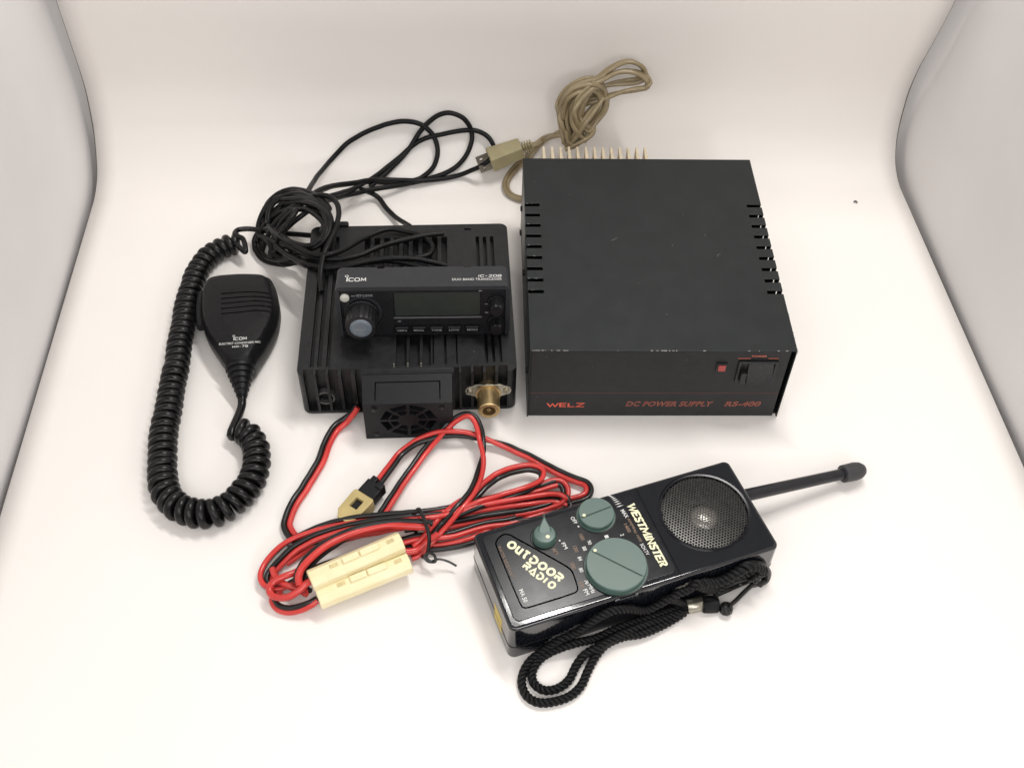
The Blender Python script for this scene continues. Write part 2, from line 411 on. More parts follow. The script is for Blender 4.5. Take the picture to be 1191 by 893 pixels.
# ================================================================== the setting: light tent with a white sweep
sL = spline([(y, z, 0) for y, z in profL], 6); sR = spline([(y, z, 0) for y, z in profR], 6)
bm = B(); NX = 40; grid = []
for i, (a, b) in enumerate(zip(sL, sR)):
    row = []
    for j in range(NX+1):
        t = j/NX; q = a*(1-t)+b*t
        wav = .10*math.sin(t*7+1.3)*min(1, q.y/6)
        z = q.y if q.y > .02 else 0
        row.append(bm.verts.new(tent(XL+(XR-XL)*t, q.x+wav, z)))
    grid.append(row)
for r0, r1 in zip(grid, grid[1:]):
    for j in range(NX): bm.faces.new((r0[j], r0[j+1], r1[j+1], r1[j]))
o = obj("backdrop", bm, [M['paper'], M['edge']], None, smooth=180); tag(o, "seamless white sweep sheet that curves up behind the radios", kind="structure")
sd = o.modifiers.new("thick", 'SOLIDIFY'); sd.thickness = .0012; sd.offset = -1; sd.material_offset_rim = 1
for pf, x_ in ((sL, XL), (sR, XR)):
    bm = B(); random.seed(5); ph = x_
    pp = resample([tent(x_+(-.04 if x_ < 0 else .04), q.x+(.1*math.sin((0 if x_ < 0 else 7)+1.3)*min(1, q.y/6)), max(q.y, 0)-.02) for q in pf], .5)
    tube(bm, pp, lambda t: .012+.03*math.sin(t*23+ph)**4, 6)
    obj("edge_shade_line", bm, M['edge'], o)  # dark tube put in for the shade of the gap beside the sheet
for side, lab in ((XL-.15, "left"), (XR+.25, "right")):
    bm = B(); sg = -1 if side < 0 else 1; n1, n2 = 24, 14; g = []
    for i in range(n1+1):
        row = []
        for j in range(n2+1):
            y = -20+i*5.0; z = -4+j*4.0
            bulge = .5*math.sin(y*.09+z*.05)+.3*math.sin(z*.13+y*.03)
            row.append(bm.verts.new(tent(side+sg*(.5+bulge*.6+max(0, z)*.03), y, z)))
        g.append(row)
    for a, b in zip(g, g[1:]):
        for j in range(n2):
            bm.faces.new((a[j], b[j], b[j+1], a[j+1]))
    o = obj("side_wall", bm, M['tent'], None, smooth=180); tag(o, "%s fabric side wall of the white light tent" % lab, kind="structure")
    sd = o.modifiers.new("thick", 'SOLIDIFY'); sd.thickness = .002; sd.offset = -1 if sg > 0 else 1
bm = B(); g = [bm.verts.new(tent(*q)) for q in ((-48, -25, -1.2), (58, -25, -1.2), (58, 100, -1.2), (-48, 100, -1.2))]; bm.faces.new(g)
o = obj("floor", bm, M['tent'], None); tag(o, "grey fabric bottom of the light tent", kind="structure")

bm = B()
pth = spline([P(993, 235, .06), P(995, 234, .12), P(997, 236, .06)], 4); tube(bm, pth, .07, 6)
o = obj("lint_speck", bm, M['lint']); tag(o, "tiny dark speck of lint on the white sheet right of the power supply", "lint")

# ================================================================== power supply
PSU = thing("power_supply", "black steel bench power supply box with red lettering and vent slots", "power supply", (1.06, 46.86, 0), .0398)
W, D, H = 17.0, 19.4, 6.74
bm = B(); box(bm, 0, W, 0, D, .12, H)
c = B(); box(c, .09, W-.09, -1, D+1, -1, H-.09)
bm = cut(bm, c)
c = B()
for k in range(9):
    y = 5.3+k*1.098
    box(c, -1, 1.06, y-.15, y+.15, H-1.6, H+1)
    box(c, W-1.06, W+1, y-.15, y+.15, H-1.6, H+1)
bm = cut(bm, c)
cover = obj("cover", bm, M['psu'], PSU, bevel=.04, seg=2)
bm = B(); box(bm, .1, W-.32, .12, .3, .1, H-.1); front = obj("front_panel", bm, M['psu_front'], PSU, bevel=.03)
bm = B(); box(bm, .1, W-.1, .3, D-.05, .1, .25); box(bm, .1, W-.1, D-.2, D-.06, .1, H-.12)
box(bm, 1.6, W-2.2, 5, 17, .3, 4.2); obj("chassis", bm, M['inside'], PSU, bevel=.03)
for (x, y) in ((1, 1.2), (W-1, 1.2), (1, D-1.2), (W-1, D-1.2)):
    bm = B(); lathe(bm, (x, y, 0), (0, 0, 1), [(0, .45), (.12, .5)], 16); obj("rubber_foot", bm, M['blackp'], PSU)
# chips along the front top edge
bm = B(); random.seed(3)
for k in range(38):
    x = random.choice([random.uniform(.1, 3), random.uniform(.1, W-.1), random.uniform(.1, 1), random.uniform(7, 9.5)]); l = random.uniform(.03, .16)
    t = random.uniform(.012, .03)
    box(bm, x, x+l, -.012, t*1.2, H-t, H+.008)
for k in range(10):
    y = random.uniform(0, 5); box(bm, W-.02, W+.01, y, y+random.uniform(.03, .12), H-.03, H+.008)
for k in range(14):
    y = 5.3+random.randrange(9)*1.098+.12; x = random.uniform(.05, .6); box(bm, x, x+.12, y, y+.02, H-.02, H+.006)
box(bm, W-.05, W+.012, -.012, .06, H-.3, H+.008)
obj("paint_chips", bm, M['chip'], PSU, smooth=0)
bm = B()
for (x, y, l, a) in ((6.2, 10.5, .35, .5), (6.0, 10.35, .2, .1), (13.1, 8.8, .15, 1.2), (13.2, 8.95, .25, .1), (9, 3.2, .12, .4), (3.3, 15.2, .1, 1), (11.2, 13.1, .1, .3), (7.4, 6.1, .08, 0)):
    box(bm, -l/2, l/2, -.018, .018, 0, .006, Matrix.Translation((x, y, H)) @ Matrix.Rotation(a, 4, 'Z'))
obj("scuff_marks", bm, mat("faint_scuffs", (.10, .085, .07), .6, noise=.5), PSU, smooth=0)
for (y, z) in ((17.6, 3.4), (10.6, 3.4), (1.5, 3.2), (17.6, 1.0)):
    bm = B(); lathe(bm, (0.02, y, z), (-1, 0, 0), [(0, .24), (.1, .24), (.17, .16)], 16); obj("screw", bm, M['sw'], PSU)
for (y, z) in ((17.0, 3.4), (1.6, 3.2)):
    bm = B(); lathe(bm, (W-.02, y, z), (1, 0, 0), [(0, .24), (.1, .24), (.17, .16)], 16); obj("screw", bm, M['sw'], PSU)
# heat sink fins on the back
bm = B(); box(bm, 1.3, 10.0, D, D+.35, .6, 5.6)
hs = obj("heat_sink", bm, M['alu'], PSU, bevel=.03)
bm = B()
for k in range(13):
    x = 1.69+k*.6525
    a = [bm.verts.new(q) for q in ((x-.17, D+.3, .7), (x+.17, D+.3, .7), (x+.08, D+3.0, .7), (x-.08, D+3.0, .7))]
    b = [bm.verts.new(q) for q in ((x-.17, D+.3, 5.7), (x+.17, D+.3, 5.7), (x+.08, D+3.0, 5.55), (x-.08, D+3.0, 5.55))]
    bm.faces.new(a[::-1]); bm.faces.new(b)
    for i in range(4): bm.faces.new((a[i], a[(i+1) % 4], b[(i+1) % 4], b[i]))
obj("fins", bm, M['alu'], hs, bevel=.025)
# front panel details
FY = .12
def front_letters(name, polys, m, x, z, w, h, shear=0, parent=front): return letters(name, polys, m, parent, (x, FY-.005, z), (1, 0, 0), (0, 0, 1), w, h, shear)
front_letters("maker_name", stroke_polys("WELZ", G, 1.0, 1, .22, .25, {'W': 1.45, 'E': .9, 'L': .85, 'Z': 1.05}), M['red_print'], 1.28, .98, 2.62, .5)
def outline_text(s, x, z, w, h, shear):
    bm = B(); o_ = text_polys(s, .028, 1.12); letters("", o_, None, None, (x, FY-.005, z), (1, 0, 0), (0, 0, 1), w, h, shear, bm=bm)
    ob = obj("model_lettering", bm, M['dim_red'], front, smooth=0)
    bm = B(); letters("", text_polys(s, -.012, 1.18), None, None, (x+.03, FY-.005, z+.035), (1, 0, 0), (0, 0, 1), w-.06, h-.07, shear, lift=.012, bm=bm)
    obj("letter_fill", bm, M['psu_front'], ob, smooth=0)
outline_text("DC POWER SUPPLY", 6.6, 1.12, 5.75, .5, .22); outline_text("RS-400", 13.25, 1.12, 2.35, .5, .22)
bm = B(); box(bm, .12, W-.34, FY-.012, FY, 2.46, 2.50); obj("red_line", bm, mat("faint_red_line", (.11, .04, .03), .5), front, smooth=0)
front_letters("power_lettering", text_polys("POWER", .02), M['dim_red'], 14.2, 6.02, .98, .19)
bm = B(); box(bm, 13.35, 14.15, FY-.012, FY, 5.88, 5.93); box(bm, 15.3, 15.95, FY-.012, FY, 5.88, 5.93); obj("red_line", bm, M['dim_red'], front, smooth=0)
bm = B(); box(bm, 12.05, 12.75, FY-.14, FY+.05, 4.75, 5.5); lf = obj("indicator_frame", bm, M['sw'], PSU, bevel=.04)
bm = B(); box(bm, 12.17, 12.65, FY-.22, FY-.02, 4.86, 5.38); obj("indicator_lens", bm, M['lamp'], lf, bevel=.05)
bm = B(); box(bm, 13.45, 16.0, FY-.18, FY+.05, 3.75, 5.75); c = B(); box(c, 13.65, 15.8, -1, FY-.05, 3.95, 5.55); bm = cut(bm, c)
swf = obj("power_switch", bm, M['sw'], PSU, bevel=.04)
bm = B()
pr = [(FY-.08, 5.5), (FY-.12, 5.5), (FY-.30, 4.75), (FY-.62, 4.0), (FY-.08, 4.0)]
a = [bm.verts.new((14.1, y, z)) for y, z in pr]; b = [bm.verts.new((15.75, y, z)) for y, z in pr]
bm.faces.new(a); bm.faces.new(b[::-1])
for i in range(5): bm.faces.new((a[i], b[i], b[(i+1) % 5], a[(i+1) % 5]))
bmesh.ops.recalc_face_normals(bm, faces=bm.faces); obj("rocker", bm, mat("switch_rocker", (.013, .013, .015), .25, noise=.1), swf, bevel=.05)
bm = B(); box(bm, 13.67, 14.05, FY-.5, FY-.06, 4.0, 4.9); obj("rocker_side", bm, M['sw'], swf, bevel=.04)

# ---- beige mains cord of the power supply, knotted and leaning on the sweep
k7 = crop(530, 50, 4.7); LN = Vector((0, -1, .28)).normalized()
def lean(x, y, off=0.0):
    u, v = k7(x, y); return onplane(u, v, Vector((0, 71.9, 2.5)), LN)+LN*off
def twin(bm, path, r=.15, tw=None, n=9):
    tw = tw or (lambda t: 0); path = resample(path, .12)
    for s_ in (1, -1): tube(bm, offset_path(path, s_*r*.86, tw), r, n)
cords = [
 [(600, 545, .1), (590, 430, .5), (582, 340, .8), (618, 250, .9), (690, 200, .9), (770, 180, .7), (830, 140, .5), (900, 103, .4), (960, 95, .4), (1018, 125, .4), (1032, 170, .3), (1000, 200, .2), (940, 212, .1), (860, 222, .1), (790, 240, .2), (730, 280, .3)],
 [(640, 545, .2), (618, 440, .8), (622, 330, 1.1), (665, 250, 1.2), (730, 205, 1.2), (800, 180, .9), (870, 150, .7), (940, 142, .6), (1010, 160, .6), (1048, 195, .6), (1042, 232, .5), (990, 245, .4), (900, 265, .3), (820, 290, .3), (740, 310, .3), (700, 330, .1)],
 [(690, 510, .3), (660, 420, 1.1), (668, 330, 1.4), (700, 260, 1.5), (745, 210, 1.4), (790, 215, .8), (815, 260, .4), (815, 320, .2), (790, 380, .1), (740, 430, .1), (690, 470, .2), (640, 520, .5), (600, 560, .5)],
 [(730, 470, .3), (700, 430, .9), (680, 380, 1.0), (695, 300, .9), (740, 240, .6), (780, 290, .0), (785, 350, 0), (745, 400, 0), (700, 430, .1), (650, 470, .3), (590, 500, .4)],
 [(600, 530, .7), (575, 420, .3), (565, 330, .4), (600, 255, .5), (665, 205, .6), (740, 190, .5), (800, 230, -.1), (750, 300, -.1), (690, 340, 0)],
 [(610, 550, .6), (650, 480, 1.2), (700, 400, 1.3), (745, 350, .9), (790, 300, .5), (770, 240, .9), (720, 215, 1.5), (650, 235, 1.5), (600, 300, 1.2), (578, 400, .9), (600, 500, .6)],
 [(590, 470, .3), (570, 380, .5), (590, 290, 1.0), (640, 225, 1.3), (710, 195, 1.5), (770, 210, 1.2), (790, 270, .4), (760, 340, .4), (720, 380, .6), (690, 430, .8), (720, 470, .5), (760, 430, .2), (810, 370, 0), (820, 310, 0)],
 [(700, 520, .5), (655, 440, 1.4), (640, 350, 1.6), (670, 270, 1.7), (720, 215, 1.7), (760, 195, 1.3)],
 [(600, 560, .9), (660, 530, 1.0), (720, 495, .6), (745, 455, .3), (700, 440, .2), (660, 500, .2)],
 [(745, 455, .1), (742, 490, .3), (700, 520, .5), (650, 530, .9), (620, 510, 1.0), (605, 450, 1.1)],
]
bm = B()
for i, cds in enumerate(cords):
    twin(bm, spline([lean(x, y, o_) for x, y, o_ in cds], 10), .178, lerp_list([random.uniform(-1.2, 1.2) for _ in range(5)]))
g7 = lambda x, y, z: PC(*k7(x, y), z, .2)
twin(bm, spline([lean(590, 480, .3), lean(540, 500, .2), g7(480, 530, 1.6), g7(430, 580, 1.3), g7(390, 630, .9), g7(330, 680, .5), g7(285, 740, .25), g7(275, 790, .25), g7(300, 830, .25), g7(350, 850, .3), g7(400, 850, .4)], 10), .17, lerp_list([.3, 1.2, .4, 0]))
twin(bm, spline([lean(640, 500, .1), lean(570, 490, .4), g7(500, 515, 1.7), g7(440, 555, 1.5), g7(395, 560, 1.3)], 10), .16, lerp_list([1, .2, 0]))
cord = obj("power_cord", bm, M['beige'], PSU, world=PSU)
# plug
A = PC(*k7(165, 655), 1.3, .7); Bp = PC(*k7(395, 565), 1.9, .7); ax = (Bp-A).normalized(); sd_ = ax.cross(Vector((0, 0, 1))).normalized(); upv = sd_.cross(ax)
PM = Matrix((( ax.x, sd_.x, upv.x, A.x), (ax.y, sd_.y, upv.y, A.y), (ax.z, sd_.z, upv.z, A.z), (0, 0, 0, 1)))
ln = (Bp-A).length
bm = B(); box(bm, ln*.10, ln*.86, -.88, .88, -.55, .75)
for v in bm.verts:
    if v.co.x > ln*.5: v.co.y *= .82; v.co.z *= .85
bmesh.ops.transform(bm, matrix=PM, verts=bm.verts)
plug = obj("plug", bm, M['plug'], cord, bevel=.14, seg=3, world=PSU)
bm = B()
for k in range(4):
    x = ln*(.88+.06*k); box(bm, x, x+ln*.035, -.42+.03*k, .42-.03*k, -.35, .35)
box(bm, ln*.78, ln*1.08, -.2, .2, -.2, .2)
bmesh.ops.transform(bm, matrix=PM, verts=bm.verts); obj("strain_relief", bm, M['plug'], cord, bevel=.05, world=PSU)
for s_ in (.58, -.58):
    bm = B(); box(bm, -ln*.18, ln*.25, s_-.075, s_+.075, -.32, .38)
    c = B(); lathe(c, (-ln*.07, s_-1, .03), (0, 1, 0), [(0, .15), (2, .15)], 12); bm = cut(bm, c)
    bmesh.ops.transform(bm, matrix=PM, verts=bm.verts); obj("prong", bm, M['prong'], cord, bevel=.02, world=PSU)

# ================================================================== transceiver body
TX_ = (-13.95, 46.5, 0)
IC = thing("radio_transceiver", "finned black heatsink body of a mobile transceiver with its fan toward the viewer", "transceiver", TX_, .074)
W, D, H = 14.3, 14.5, 4.0
bm = B(); box(bm, 0, W, 0, D, .15, H); vround(bm, .55, 5)
c = B()
def gr(x0, x1, y0, y1, d=.4): box(c, x0, x1, y0, y1, H-d, H+1)
for a_ in ((.8, 1.05), (1.28, 1.55), (1.85, 2.1)): gr(*a_, .75, 13.35)
for a_ in ((6.38, 7.08), (7.28, 7.95), (8.15, 8.68)): gr(*a_, .65, 9.2, .55)
for a_ in ((8.8, 8.88), (9.55, 9.72), (10.34, 10.44)): gr(*a_, .75, 9.0, .4)
for k in range(3): gr(12.25+k*.46, 12.45+k*.46, .8, 9.6, .4)
for k in range(3): gr(11.95+k*.52, 12.2+k*.52, 9.9, 13.1, .5)
for k in range(9): gr(3.95+k*.69, 4.36+k*.69, 10.0, 13.15, .6)
gr(11.15, 11.65, 13.85, 14.02, .3)
for x in (.42, 1.22, 2.02, 2.86): box(c, x, x+.62, -1, .52, .4, H+1)
for x in (10.66, 11.46, 12.26, 13.06): box(c, x, x+.62, -1, .52, .4, H+1)
box(c, 3.75, 4.1, -1, .45, .3, H+1); box(c, 10.2, 10.5, -1, .45, .3, H+1)
bm = cut(bm, c)
body = obj("body", bm, M['cast'], IC, bevel=.05, seg=2)
bm = B(); lathe(bm, (1.62, .62, 1.55), (0, -1, 0), [(0, .62), (.5, .62), (.5, .5), (.42, .5)], 24, capped=False)
obj("speaker_jack", bm, mat("worn_grey_plastic", (.06, .06, .06), .4, noise=.3), IC)
bm = B(); box(bm, 1.5, 2.7, D-.1, D+.35, 1.2, 4.25); obj("rear_latch", bm, M['blackp'], IC, bevel=.15, seg=3)
# small nickel studs at the rib ends
bm = B()
for x in (7.18, 8.05, 6.28): 
    lathe(bm, (x, .78, H-.02), (0, 0, 1), [(0, .07), (.09, .06)], 8)
    lathe(bm, (x, .58, H-.02), (0, 0, 1), [(0, .06), (.07, .05)], 8)
obj("rivet", bm, M['nickel'], IC)
# fan housing
bm = B(); x0, x1, yf = 4.2, 10.05, -2.2
pr = [(yf, .05), (.42, .05), (.42, 4.03), (yf+.05, 3.52)]
a = [bm.verts.new((x0+(.0 if i in (1, 2) else .08), y, z)) for i, (y, z) in enumerate(pr)]; b = [bm.verts.new((x1-(.0 if i in (1, 2) else .02), y, z)) for i, (y, z) in enumerate(pr)]
bm.faces.new(a[::-1]); bm.faces.new(b)
for i in range(4): bm.faces.new((a[i], a[(i+1) % 4], b[(i+1) % 4], b[i]))
bmesh.ops.recalc_face_normals(bm, faces=bm.faces)
c = B()
fcx, fcz = 7.15, 1.85
for k in range(8):
    t0 = (k+.5)*math.pi/4
    def pt(r, t): return (fcx+r*math.cos(t)*1.12, fcz+r*math.sin(t)*.92)
    for (ra, rb, e) in ((.66, 1.1, .27), (1.2, 1.66, .32)):
        q = [pt(ra, t0-e), pt(rb, t0-e), pt(rb, t0+e), pt(ra, t0+e)]
        a = [c.verts.new((x, yf-.5, z)) for x, z in q]; b = [c.verts.new((x, yf+1.0, z)) for x, z in q]
        c.faces.new(a); c.faces.new(b[::-1])
        for i in range(4): c.faces.new((a[i], b[i], b[(i+1) % 4], a[(i+1) % 4]))
sl = (4.03-3.52)/2.57
def slope(y): return 3.52+(y-yf-.05)*sl
for (xa, xb, ya, yb) in ((5.05, 5.13, -1.9, -.55), (9.2, 9.28, -1.9, -.55), (5.05, 9.28, -.62, -.54)):
    box(c, xa, xb, ya, yb, slope(ya)-.12, 5)
bm = cut(bm, c)
fh = obj("fan_housing", bm, M['headf'], IC, bevel=.06, seg=2)
bm = B(); lathe(bm, (fcx, yf+.75, fcz), (0, -1, 0), [(0, .62), (.2, .62)], 20)
for k in range(5):
    box(bm, .5, 1.5, -.03, .03, -.3, .3, Matrix.Translation((fcx, yf+.75, fcz)) @ Matrix.Rotation(k*2*math.pi/5, 4, 'Y') @ Matrix.Rotation(.5, 4, 'X'))
obj("fan_blades", bm, M['blackp'], fh)
for (x, z) in ((5.0, 3.05), (9.35, 3.05), (5.0, .5), (9.35, .5)):
    bm = B(); lathe(bm, (x, yf+.02, z), (0, -1, 0), [(0, .17), (.06, .17), (.09, .12)], 14); obj("screw", bm, M['sw'], fh)
# antenna socket
cx, cz = 12.42, 1.75
bm = B(); lathe(bm, (cx, .55, cz), (0, -1, 0), [(0, .78), (.45, .78), (.5, .86), (.62, .86), (.66, .74), (2.0, .74), (2.06, .68), (2.06, .44), (1.4, .44), (1.4, .14), (1.95, .13), (1.95, .06), (1.2, .05)], 40)
an = obj("antenna_socket", bm, M['gold'], IC)
bm = B(); lathe(bm, (cx, .55, cz), (0, -1, 0), [(1.2, .43), (1.45, .43), (1.45, .2), (1.2, .2)], 24); obj("insulator", bm, mat("brown_insulator", (.10, .06, .03), .5, noise=.2), an)
bm = B()
fl = [(cx-1.55, cz+.05), (cx-1.45, cz+.33), (cx-.75, cz+.6), (cx+.75, cz+.6), (cx+1.45, cz+.33), (cx+1.55, cz), (cx+1.45, cz-.33), (cx+.75, cz-.6), (cx-.75, cz-.6), (cx-1.45, cz-.33)]
a = [bm.verts.new((x, -.02, z+.3)) for x, z in fl]; b = [bm.verts.new((x, .12, z+.3)) for x, z in fl]
bm.faces.new(a); bm.faces.new(b[::-1])
for i in range(len(fl)): bm.faces.new((a[i], b[i], b[(i+1) % len(fl)], a[(i+1) % len(fl)]))
obj("flange", bm, M['nickel'], an, bevel=.03)
for s_ in (-1, 1):
    bm = B(); lathe(bm, (cx+s_*1.22, 0, cz+.3), (0, -1, 0), [(0, .22), (.14, .22), (.2, .14), (.2, .07), (.12, .06)], 16); obj("screw", bm, M['nickel'], an)

# pigtail lead
k8 = crop(290, 460, 2.905)
def g8(x, y, z=.3): return P(*k8(x, y), z)
def redblack(parent, root, pts, r=.17, tw=(0,), sub=10):
    path = jit(resample(spline([g8(*q) for q in pts], sub), .15), .07, .45, len(pts)*.37); f = lerp_list(list(tw) if len(tw) > 1 else [tw[0], tw[0]])
    a = B(); tube(a, offset_path(path, r*.98, f), r, 10); b = B(); tube(b, offset_path(path, -r*.98, f), r, 10)
    obj("red_wire", a, M['red'], parent, world=root); obj("black_wire", b, M['blk'], parent, world=root)
PI = math.pi
lead = bpy.data.objects.new("power_lead", None); C.collection.objects.link(lead); lead.parent = IC; lead.empty_display_size = .01
redblack(lead, IC, [(365, 35, 1.4), (350, 58, 1.0), (325, 82, .55), (290, 112, .34), (262, 160, .3), (238, 225, .3), (195, 300, .3), (155, 360, .3), (132, 410, .3), (128, 445, .3), (150, 480, .3), (210, 520, .25)], .19, (PI*.8, PI*.15+PI, PI*1.05, PI*1.05, PI, PI))

# ================================================================== control head
TL = math.radians(8)
HEADR = thing("front_controller", "detached grey control panel with display and round dial standing on the transceiver body", "control panel", (-11.6, 50.0, 4.03), .06)
HM_ = Matrix.Rotation(-TL, 4, 'X')      # leaning back
HU = Vector((0, math.sin(TL), math.cos(TL))); HB = Vector((0, math.cos(TL), -math.sin(TL))); HX = Vector((1, 0, 0)); HN = -HB
def hp(x, z, out=0): return HX*x+HU*z+HN*out
HW, HH, HD = 11.35, 4.1, 2.2
bm = B(); box(bm, 0, HW, 0, HD, 0, HH)
es = [e for e in bm.edges if abs((e.verts[0].co-e.verts[1].co).normalized().y) > .99 ]
bmesh.ops.bevel(bm, geom=es, offset=.45, segments=5, profile=.5, affect='EDGES')
c = B(); box(c, .3, HW-.3, -1, .22, -.2, HH-.32)
for x in (2.9, 8.6): box(c, x-.25, x+.25, HD-.15, HD+1, HH-.1, HH+1)
bm = cut(bm, c); bmesh.ops.transform(bm, matrix=HM_, verts=bm.verts)
shell = obj("shell", bm, M['head'], HEADR, bevel=.05, seg=2)
bm = B(); box(bm, .32, HW-.32, .08, .3, .05, HH-.4); 
c = B(); lathe(c, (1.7, 1, 1.95), (0, -1, 0), [(0, 1.3), (3, 1.3)], 40); box(c, 3.75, 9.45, -1, .2, 1.6, 3.52)
bm = cut(bm, c); bmesh.ops.transform(bm, matrix=HM_, verts=bm.verts)
facep = obj("face_panel", bm, M['headf'], HEADR, bevel=.03)
def hbox(x0, x1, z0, z1, o0, o1):
    b_ = B(); box(b_, x0, x1, -o1, -o0, z0, z1); bmesh.ops.transform(b_, matrix=HM_, verts=b_.verts); return b_
obj("display", hbox(3.78, 9.42, 1.62, 3.5, -.35, -.14), M['lcd'], HEADR, bevel=.03)
obj("display_trim", hbox(3.7, 9.5, 1.5, 1.58, -.1, -.02), mat("grey_trim", (.10, .10, .105), .35, noise=.1), facep)
bm = B(); hc = hp(1.7, 1.95, -.25); lathe(bm, hc, HN, [(0, 1.28), (.05, 1.28), (.05, 1.1)], 40)
# dial
bm = B(); lathe(bm, hp(1.66, 1.9, -.2), HN, [(0, 1.12), (.25, 1.12), (.3, 1.07), (1.5, 1.03), (1.68, .96), (1.7, .78), (1.62, .75)], 48, ribs=1, ribd=.035)
dial = obj("tuning_dial", bm, mat("dial_rubber", (.007, .007, .008), .38, spec=.35, noise=.2), HEADR, smooth=25)
bm = B(); lathe(bm, hp(1.66, 1.9, 1.38), HN, [(0, .73), (.1, .73), (.17, .67), (.2, .5), (.21, .1)], 36); obj("dial_cap", bm, M['cap'], dial, smooth=60)
bm = B(); letters("", text_polys("MAIN", .01), None, None, hp(1.36, 1.84, 1.594), HX, HU, .6, .09, bm=bm); obj("dial_lettering", bm, M['grey_print'], dial, smooth=0)
bm = B(); lathe(bm, hp(.62, 3.25, -.12), HN, [(0, .3), (.18, .3), (.24, .22)], 20)
for v in bm.verts: pass
obj("set_key", bm, M['oval'], HEADR)
bm = B(); letters("", text_polys("SET\u00b7LOCK", .012), None, None, hp(1.35, 3.28, -.08), HX, HU, 1.1, .17, bm=bm)
letters("", stroke_polys("I", G, 1, 1, 0, .6), None, None, hp(1.03, 3.36, -.08), -HU, HX, .05, .25, bm=bm)
obj("set_lettering", bm, M['grey_print'], facep, smooth=0)
for x, s_ in zip((4.2, 5.33, 6.5, 7.66, 8.86), ("V/MHz", "MR/CALL", "TONE", "LOW", "MONI")):
    bt = obj("button", hbox(x-.46, x+.46, .42, .92, -.1, .22), M['blackp'], HEADR, bevel=.08, seg=3)
    bm = B(); letters("", text_polys(s_, .01), None, None, hp(x-.34, .62, .222), HX, HU, .68, .14, bm=bm); obj("button_lettering", bm, M['grey_print'], bt, smooth=0)
for (z, r) in ((2.75, .5), (1.15, .5)):
    bm = B(); lathe(bm, hp(10.45, z, -.1), HN, [(0, r+.12), (.2, r+.1), (.22, r), (.95, r*.92), (1.05, r*.8), (1.06, .1)], 28, ribs=1, ribd=.07); kn = obj("small_knob", bm, M['blackp'], HEADR, smooth=25)
bm = B()
for (x, z) in ((9.72, 2.55), (9.72, 1.85), (9.3, 3.62), (3.95, 1.2)): letters("", stroke_polys("I", G, 1, 1, 0, .6), None, None, hp(x, z, -.08), HX, HU, .2, .06, bm=bm)
obj("marks", bm, M['grey_print'], facep, smooth=0)
lg = logo(shell, M['white_print'], hp(.68, HH)+HB*.62, HX, HB, 1.35, .72, .008)
letters("model_lettering", stroke_polys('IC-208', G, .9, 1, .35, .19, {'I': .2, '-': .7}), M['white_print'], shell, hp(9.3, HH)+HB*.96, HX, HB, 1.5, .27, .1)
letters("type_lettering", text_polys("DUO BAND TRANSCEIVER", .0, 1.05), M['white_print'], shell, hp(7.6, HH)+HB*.62, HX, HB, 3.22, .24)

